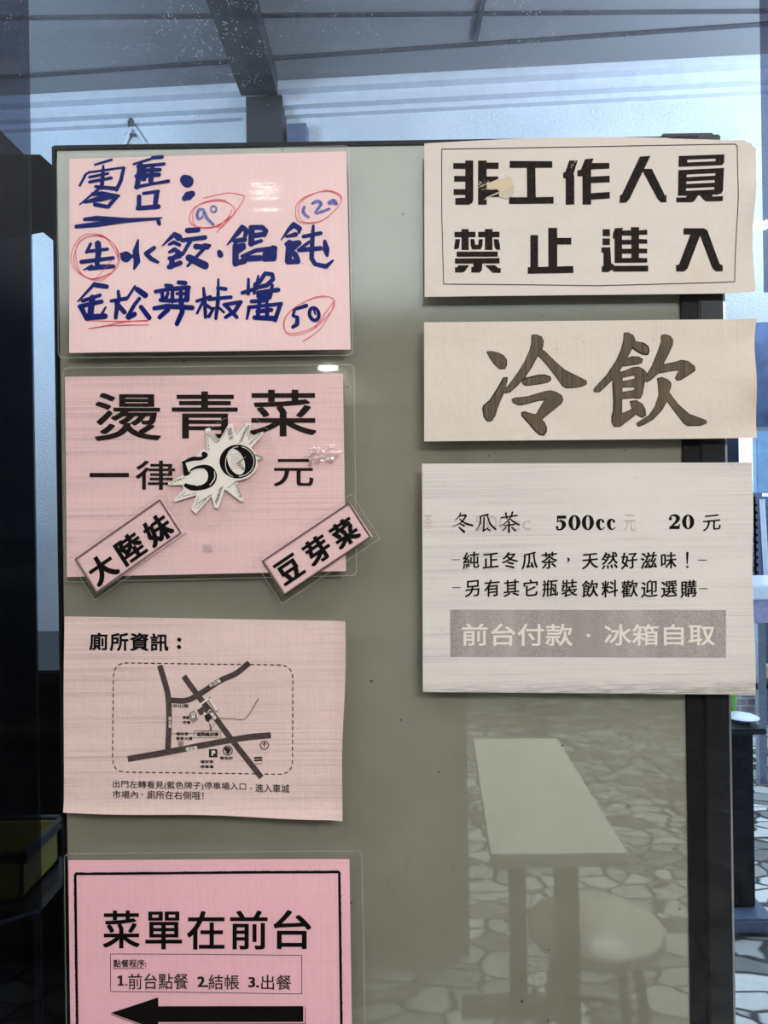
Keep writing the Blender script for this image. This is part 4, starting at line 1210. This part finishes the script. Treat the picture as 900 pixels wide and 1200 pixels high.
k.rect(127, 48, 170, 88).rect(127, 102, 170, 140).poly([(120, 155), (172, 153), (177, 245), (200, 262), (394, 260), (394, 294), (195, 295), (180, 284), (160, 298), (122, 298), (122, 265), (132, 262), (132, 185), (120, 183)])
k.poly([(200, 42), (248, 40), (240, 55), (292, 55), (292, 36), (340, 36), (340, 55), (388, 50), (388, 80), (340, 80), (340, 105), (388, 108), (388, 132), (340, 132), (340, 160), (388, 162), (388, 188), (340, 188), (340, 215), (388, 217), (388, 242), (197, 244), (197, 105), (186, 100), (188, 70)],
       [[(240, 85), (295, 85), (295, 110), (240, 110)], [(240, 137), (295, 137), (295, 162), (240, 162)], [(240, 190), (295, 190), (295, 216), (240, 216)]])
k.poly([(600, 42), (720, 42), (740, 55), (812, 250), (830, 258), (830, 292), (790, 293), (770, 275), (697, 85), (625, 275), (605, 294), (558, 294), (556, 258), (575, 252), (640, 78), (600, 78)])
S.ink('printed_lettering', k, M['ink_b'])
k = Ink().stroke([(517.5, 250), (517.5, 175.7), (700, 172.6), (846, 170.2), (860, 170.4), (862.5, 173), (863, 230), (859.5, 331)], .8).stroke([(859.5, 331), (700, 335.5), (600, 334.2), (519.7, 333.6), (517.5, 250)], .8)
S.ink('thin_border', k, M['ink_soft'], .00040)
k = Ink(490, 150, 7.5).poly([(600, 500), (640, 480), (700, 455), (760, 445), (815, 432), (825, 450), (828, 520), (800, 545), (770, 560), (720, 570), (690, 545), (640, 550), (600, 545)])
S.ink('torn_patch', k, M['torn'], .00055, label='torn buff patch of bare paper')
k = Ink(490, 150, 7.5).poly([(710, 570), (760, 560), (830, 545), (842, 490), (828, 520), (840, 560), (825, 605), (775, 632), (710, 612)])
k.poly([(575, 640), (600, 615), (700, 570), (712, 580), (640, 606), (605, 628)])
S.ink('torn_edge', k, M['torn_dark'], .00050)
k = Ink(490, 150, 7.5)
rr = random.Random(9)
for j in range(16):
    x, y = rr.uniform(535, 610), rr.uniform(455, 560)
    k.stroke([(x, y), (x + rr.uniform(-18, 22), y + rr.uniform(-16, 10))], rr.uniform(2, 5))
k.stroke([(530, 530, 5), (590, 500, 6), (605, 505, 5)])
for (cx, cy) in ((668, 196), (828, 199), (670, 190), (835, 195)):
    k.crop(0, 0, 1)
    for j in range(3):
        x, y = cx - 650 + 650 + rr.uniform(-6, 6), cy + rr.uniform(-3, 3)
        if 660 < x < 712: k.stroke([(x, y), (x + rr.uniform(-1, 1), y + rr.uniform(.8, 2.4))], .45)
S.ink('scuff_marks', k, M['torn'], .00058)

# ---- 6 cold drinks banner
S = Sheet('cold_drinks_banner', [(497, 378), (883.5, 374.5), (884, 513.5), (497, 517.5)], 'cream banner with two large brown brush characters, second from top on the right', 'sign',
          lift=lambda x, y: .0006 + .0005 * math.sin(x * .011 + y * .03) + max(0, (x - 835) / 49) ** 2 * (.005 + .004 * math.sin(y * .06)))
S.paper(M['cream_b'], 60, 30, lambda u, v: ((u - .9) / .1 * (1.6 * math.sin(v * 6 + 2.2) - .8) if u > .9 else 0, 0))
LE = [[(70, 213), (100, 209), (150, 220), (190, 240), (212, 270), (213, 310), (200, 335), (165, 338), (130, 310), (90, 255)],
      [(190, 408), (217, 405), (215, 430), (185, 530), (150, 610), (125, 690), (100, 728), (70, 730), (45, 700), (35, 640), (40, 618), (90, 575), (150, 480)],
      [(405, 87), (440, 85), (475, 100), (488, 130), (485, 165), (475, 195), (440, 250), (400, 325), (350, 400), (290, 465), (240, 510), (205, 518), (190, 510), (200, 490), (230, 465), (300, 370), (350, 290), (390, 200), (405, 140)],
      [(470, 190), (500, 210), (580, 290), (650, 350), (740, 395), (810, 430), (812, 452), (780, 467), (720, 478), (660, 480), (635, 465), (590, 400), (520, 310), (450, 235)],
      [(335, 425), (350, 412), (450, 388), (500, 386), (540, 400), (545, 420), (525, 437), (460, 450), (370, 462), (345, 457), (332, 440)],
      [(255, 570), (275, 560), (370, 550), (500, 512), (545, 505), (580, 515), (625, 540), (635, 570), (625, 595), (570, 640), (520, 680), (475, 720), (495, 740), (512, 775), (512, 810), (495, 835), (465, 833), (430, 805), (380, 745), (330, 690), (328, 668), (350, 663), (425, 685), (440, 680), (480, 610), (505, 570), (450, 575), (330, 608), (300, 607), (265, 592)]]
YI = [[(245, 67), (270, 65), (305, 85), (318, 115), (305, 155), (260, 240), (205, 335), (140, 410), (70, 475), (35, 475), (33, 462), (50, 440), (120, 365), (190, 260), (225, 180), (240, 120)],
      [(310, 125), (380, 138), (410, 160), (418, 190), (408, 215), (370, 212), (330, 190), (298, 165)],
      [(255, 248), (300, 232), (345, 235), (370, 250), (365, 272), (330, 282), (230, 296)],
      [(165, 380), (200, 340), (228, 340), (225, 630), (250, 625), (310, 595), (330, 610), (330, 630), (270, 675), (215, 718), (175, 718), (160, 690), (160, 650), (170, 610), (172, 540), (165, 420)],
      [(200, 345), (245, 335), (310, 308), (345, 305), (380, 325), (400, 350), (385, 400), (370, 490), (355, 520), (320, 520), (322, 355), (222, 375)],
      [(222, 410), (318, 390), (325, 440), (222, 442)], [(222, 485), (318, 468), (325, 515), (222, 525)],
      [(288, 545), (330, 540), (370, 565), (390, 600), (395, 640), (370, 655), (335, 635), (315, 605), (300, 590)],
      [(505, 85), (530, 78), (565, 90), (583, 115), (578, 150), (550, 215), (510, 290), (600, 272), (645, 258), (690, 265), (735, 300), (740, 325), (690, 360), (640, 390), (615, 395), (605, 380), (635, 320), (560, 330), (480, 345), (430, 390), (405, 405), (388, 395), (395, 375), (440, 300), (480, 200), (505, 130)],
      [(478, 385), (510, 378), (550, 395), (570, 415), (570, 440), (555, 480), (620, 565), (700, 635), (820, 680), (820, 695), (780, 710), (690, 712), (665, 695), (600, 610), (545, 535), (510, 600), (450, 665), (390, 700), (345, 717), (335, 700), (355, 685), (420, 645), (465, 580), (490, 500), (487, 430)]]
k, k2 = Ink(), Ink()
for crop, polys in (((560, 380, 6.4286), LE), ((690, 380, 6.0), YI)):
    k.crop(*crop); k2.crop(*crop)
    for p in polys:
        k.poly(p); k2.stroke(p + p[:1], 10)
S.ink('brush_outline', k2, M['ink_soft'], .00034, label='dark outline around the brown characters')
S.ink('brush_lettering', k, M['brown_print'], .00042)

# ---- 7 white drink price sheet
S = Sheet('drink_price_sheet', [(494.5, 543.5), (878.5, 542), (881.5, 813.5), (495.5, 810.5)], 'white streaky sheet with drink prices and a grey band, lowest on the right', 'notice',
          lift=lambda x, y: .0006 + .0005 * math.sin(x * .013 - y * .012) + max(0, (x - 845) / 36) ** 2 * .004)
S.paper(M['white'], 50, 36, lambda u, v: ((.9 * math.sin(v * 9) * (u - .9) / .1 if u > .9 else 0), 0))
k = Ink(520, 590, 6.4286)
for a in ([(125, 70, 9), (118, 92, 10), (82, 130, 4)], [(112, 97, 8), (165, 90, 15), (125, 145, 9), (65, 172, 4)], [(118, 115, 8), (160, 148, 14), (215, 164, 14)], [(125, 153, 9), (152, 168, 14)], [(115, 180, 10), (152, 212, 18)],
          [(330, 84, 16), (272, 97, 9)], [(276, 97, 12), (272, 150, 11), (240, 210, 4)], [(302, 108, 12), (298, 205, 12)], [(295, 206, 13), (332, 185, 8)], [(328, 98, 10), (350, 155, 14), (390, 194, 14)], [(318, 185, 6), (345, 203, 11)],
          [(430, 107, 9), (550, 90, 12)], [(465, 72, 13), (472, 112, 11)], [(515, 66, 14), (503, 106, 9)], [(492, 112, 10), (468, 142, 9), (416, 172, 4)], [(496, 114, 8), (530, 142, 14), (565, 160, 13)], [(450, 166, 9), (530, 158, 11)], [(490, 138, 12), (488, 215, 15)], [(465, 180, 11), (440, 206, 6)], [(510, 180, 9), (536, 204, 14)]): k.stroke(a, None, True)
k.crop(640, 590, 4.0909)
# fat-faced numerals
def five(x):
    k.poly([(x + 8, 58), (x + 52, 58), (x + 52, 72), (x + 14, 73), (x + 12, 86), (x + 7, 90)])
    k.stroke([(x + 10, 88, 5), (x + 24, 82, 8), (x + 38, 92, 18), (x + 40, 106, 20), (x + 30, 122, 9), (x + 14, 125, 6), (x + 7, 118, 8)], None, True); k.stroke([(x + 8, 113, 12), (x + 9, 115, 13)])


def zero(x, y0=55, y1=127, w2=58):
    n = 30; cx, cy, ry = x + w2 / 2, (y0 + y1) / 2, (y1 - y0) / 2
    k.poly([(cx + w2 / 2 * math.cos(2 * math.pi * i / n), cy + ry * math.sin(2 * math.pi * i / n)) for i in range(n)],
           [[(cx + w2 * .155 * math.cos(2 * math.pi * i / n), cy + (ry - 5) * math.sin(2 * math.pi * i / n)) for i in range(n)]])


def cee(x):
    k.stroke([(x + 40, 84, 7), (x + 28, 76, 6), (x + 16, 84, 16), (x + 13, 100, 18), (x + 18, 116, 13), (x + 30, 124, 6), (x + 44, 115, 4)], None, True); k.stroke([(x + 37, 85, 12), (x + 38, 86, 12)])


five(42); zero(104); zero(168); cee(232); cee(284)
k.stroke([(592, 72, 12), (594, 74, 12)]); k.stroke([(588, 76, 8), (594, 62, 7), (612, 56, 10), (628, 68, 20), (622, 86, 14), (600, 106, 7), (588, 118, 6)], None, True)
k.poly([(586, 122), (590, 108), (612, 106), (628, 108), (634, 98), (638, 98), (636, 122)])
zero(648, 53, 123, 58)
k.text('元', 748, 55, 833, 128, .8, .2, .10)
S.ink('headline_lettering', k, M['ink'])
k = Ink(525, 640, 5.4545)
for y_, xs in ((86, (22, 77)), (264, (27, 80))): k.stroke([(xs[0], y_), (xs[1], y_)], 4.2, caps=False)
k.row('純正冬瓜茶', 84, 34, 706, 144, 1.7, .9, .10, .90)
k.stroke([(764, 78, 11), (769, 84, 12), (762, 103, 4)], None, True)
k.row('另有其它瓶裝', 96, 210, 834, 322, 1.7, .9, .10, .90)
k.crop(680, 640, 5.294)
k.row('天然好滋味', -4, 34, 602, 140, 1.7, .9, .10, .90)
k.stroke([(659, 42, 15), (658, 80, 11), (658, 110, 5)]).stroke([(658, 127, 13), (660, 128, 13)])
k.row('飲料歡迎選購', -4, 208, 728, 316, 1.7, .9, .10, .90)
for y_, xs in ((86, (725, 778)), (262, (731, 784))): k.stroke([(xs[0], y_), (xs[1], y_)], 4.2, caps=False)
S.ink('slogan_lettering', k, M['ink'])
k = Ink().poly([(527.2, 714.3), (849.5, 714.6), (849.5, 770), (527.5, 769.5)])
bd_ = S.ink('grey_band', k, M['band'], .00028, label='grey halftone band')
k = Ink().text('前台付款', 541, 730.5, 670.5, 756.5, .35).stroke([(688.5, 744, 3.6), (689.3, 744.6, 3.6)]).text('冰箱自取', 707.5, 731, 836.5, 756, .35)
S.ink('reversed_lettering', k, M['white_print'], .00040, bd_, label='pale lettering left white in the grey band')
k = Ink().crop(0, 0, 1)
k.text('500cc', 556, 604, 622, 621, 0).text('元', 730, 603, 744, 622, 0).text('茶', 496, 602, 507, 620, 0)
S.ink('offset_ghost_print', k, M['ghost'], .00030, label='faint ghost of the same lettering')

for o in bpy.data.objects:
    if '_base' in o: del o['_base']
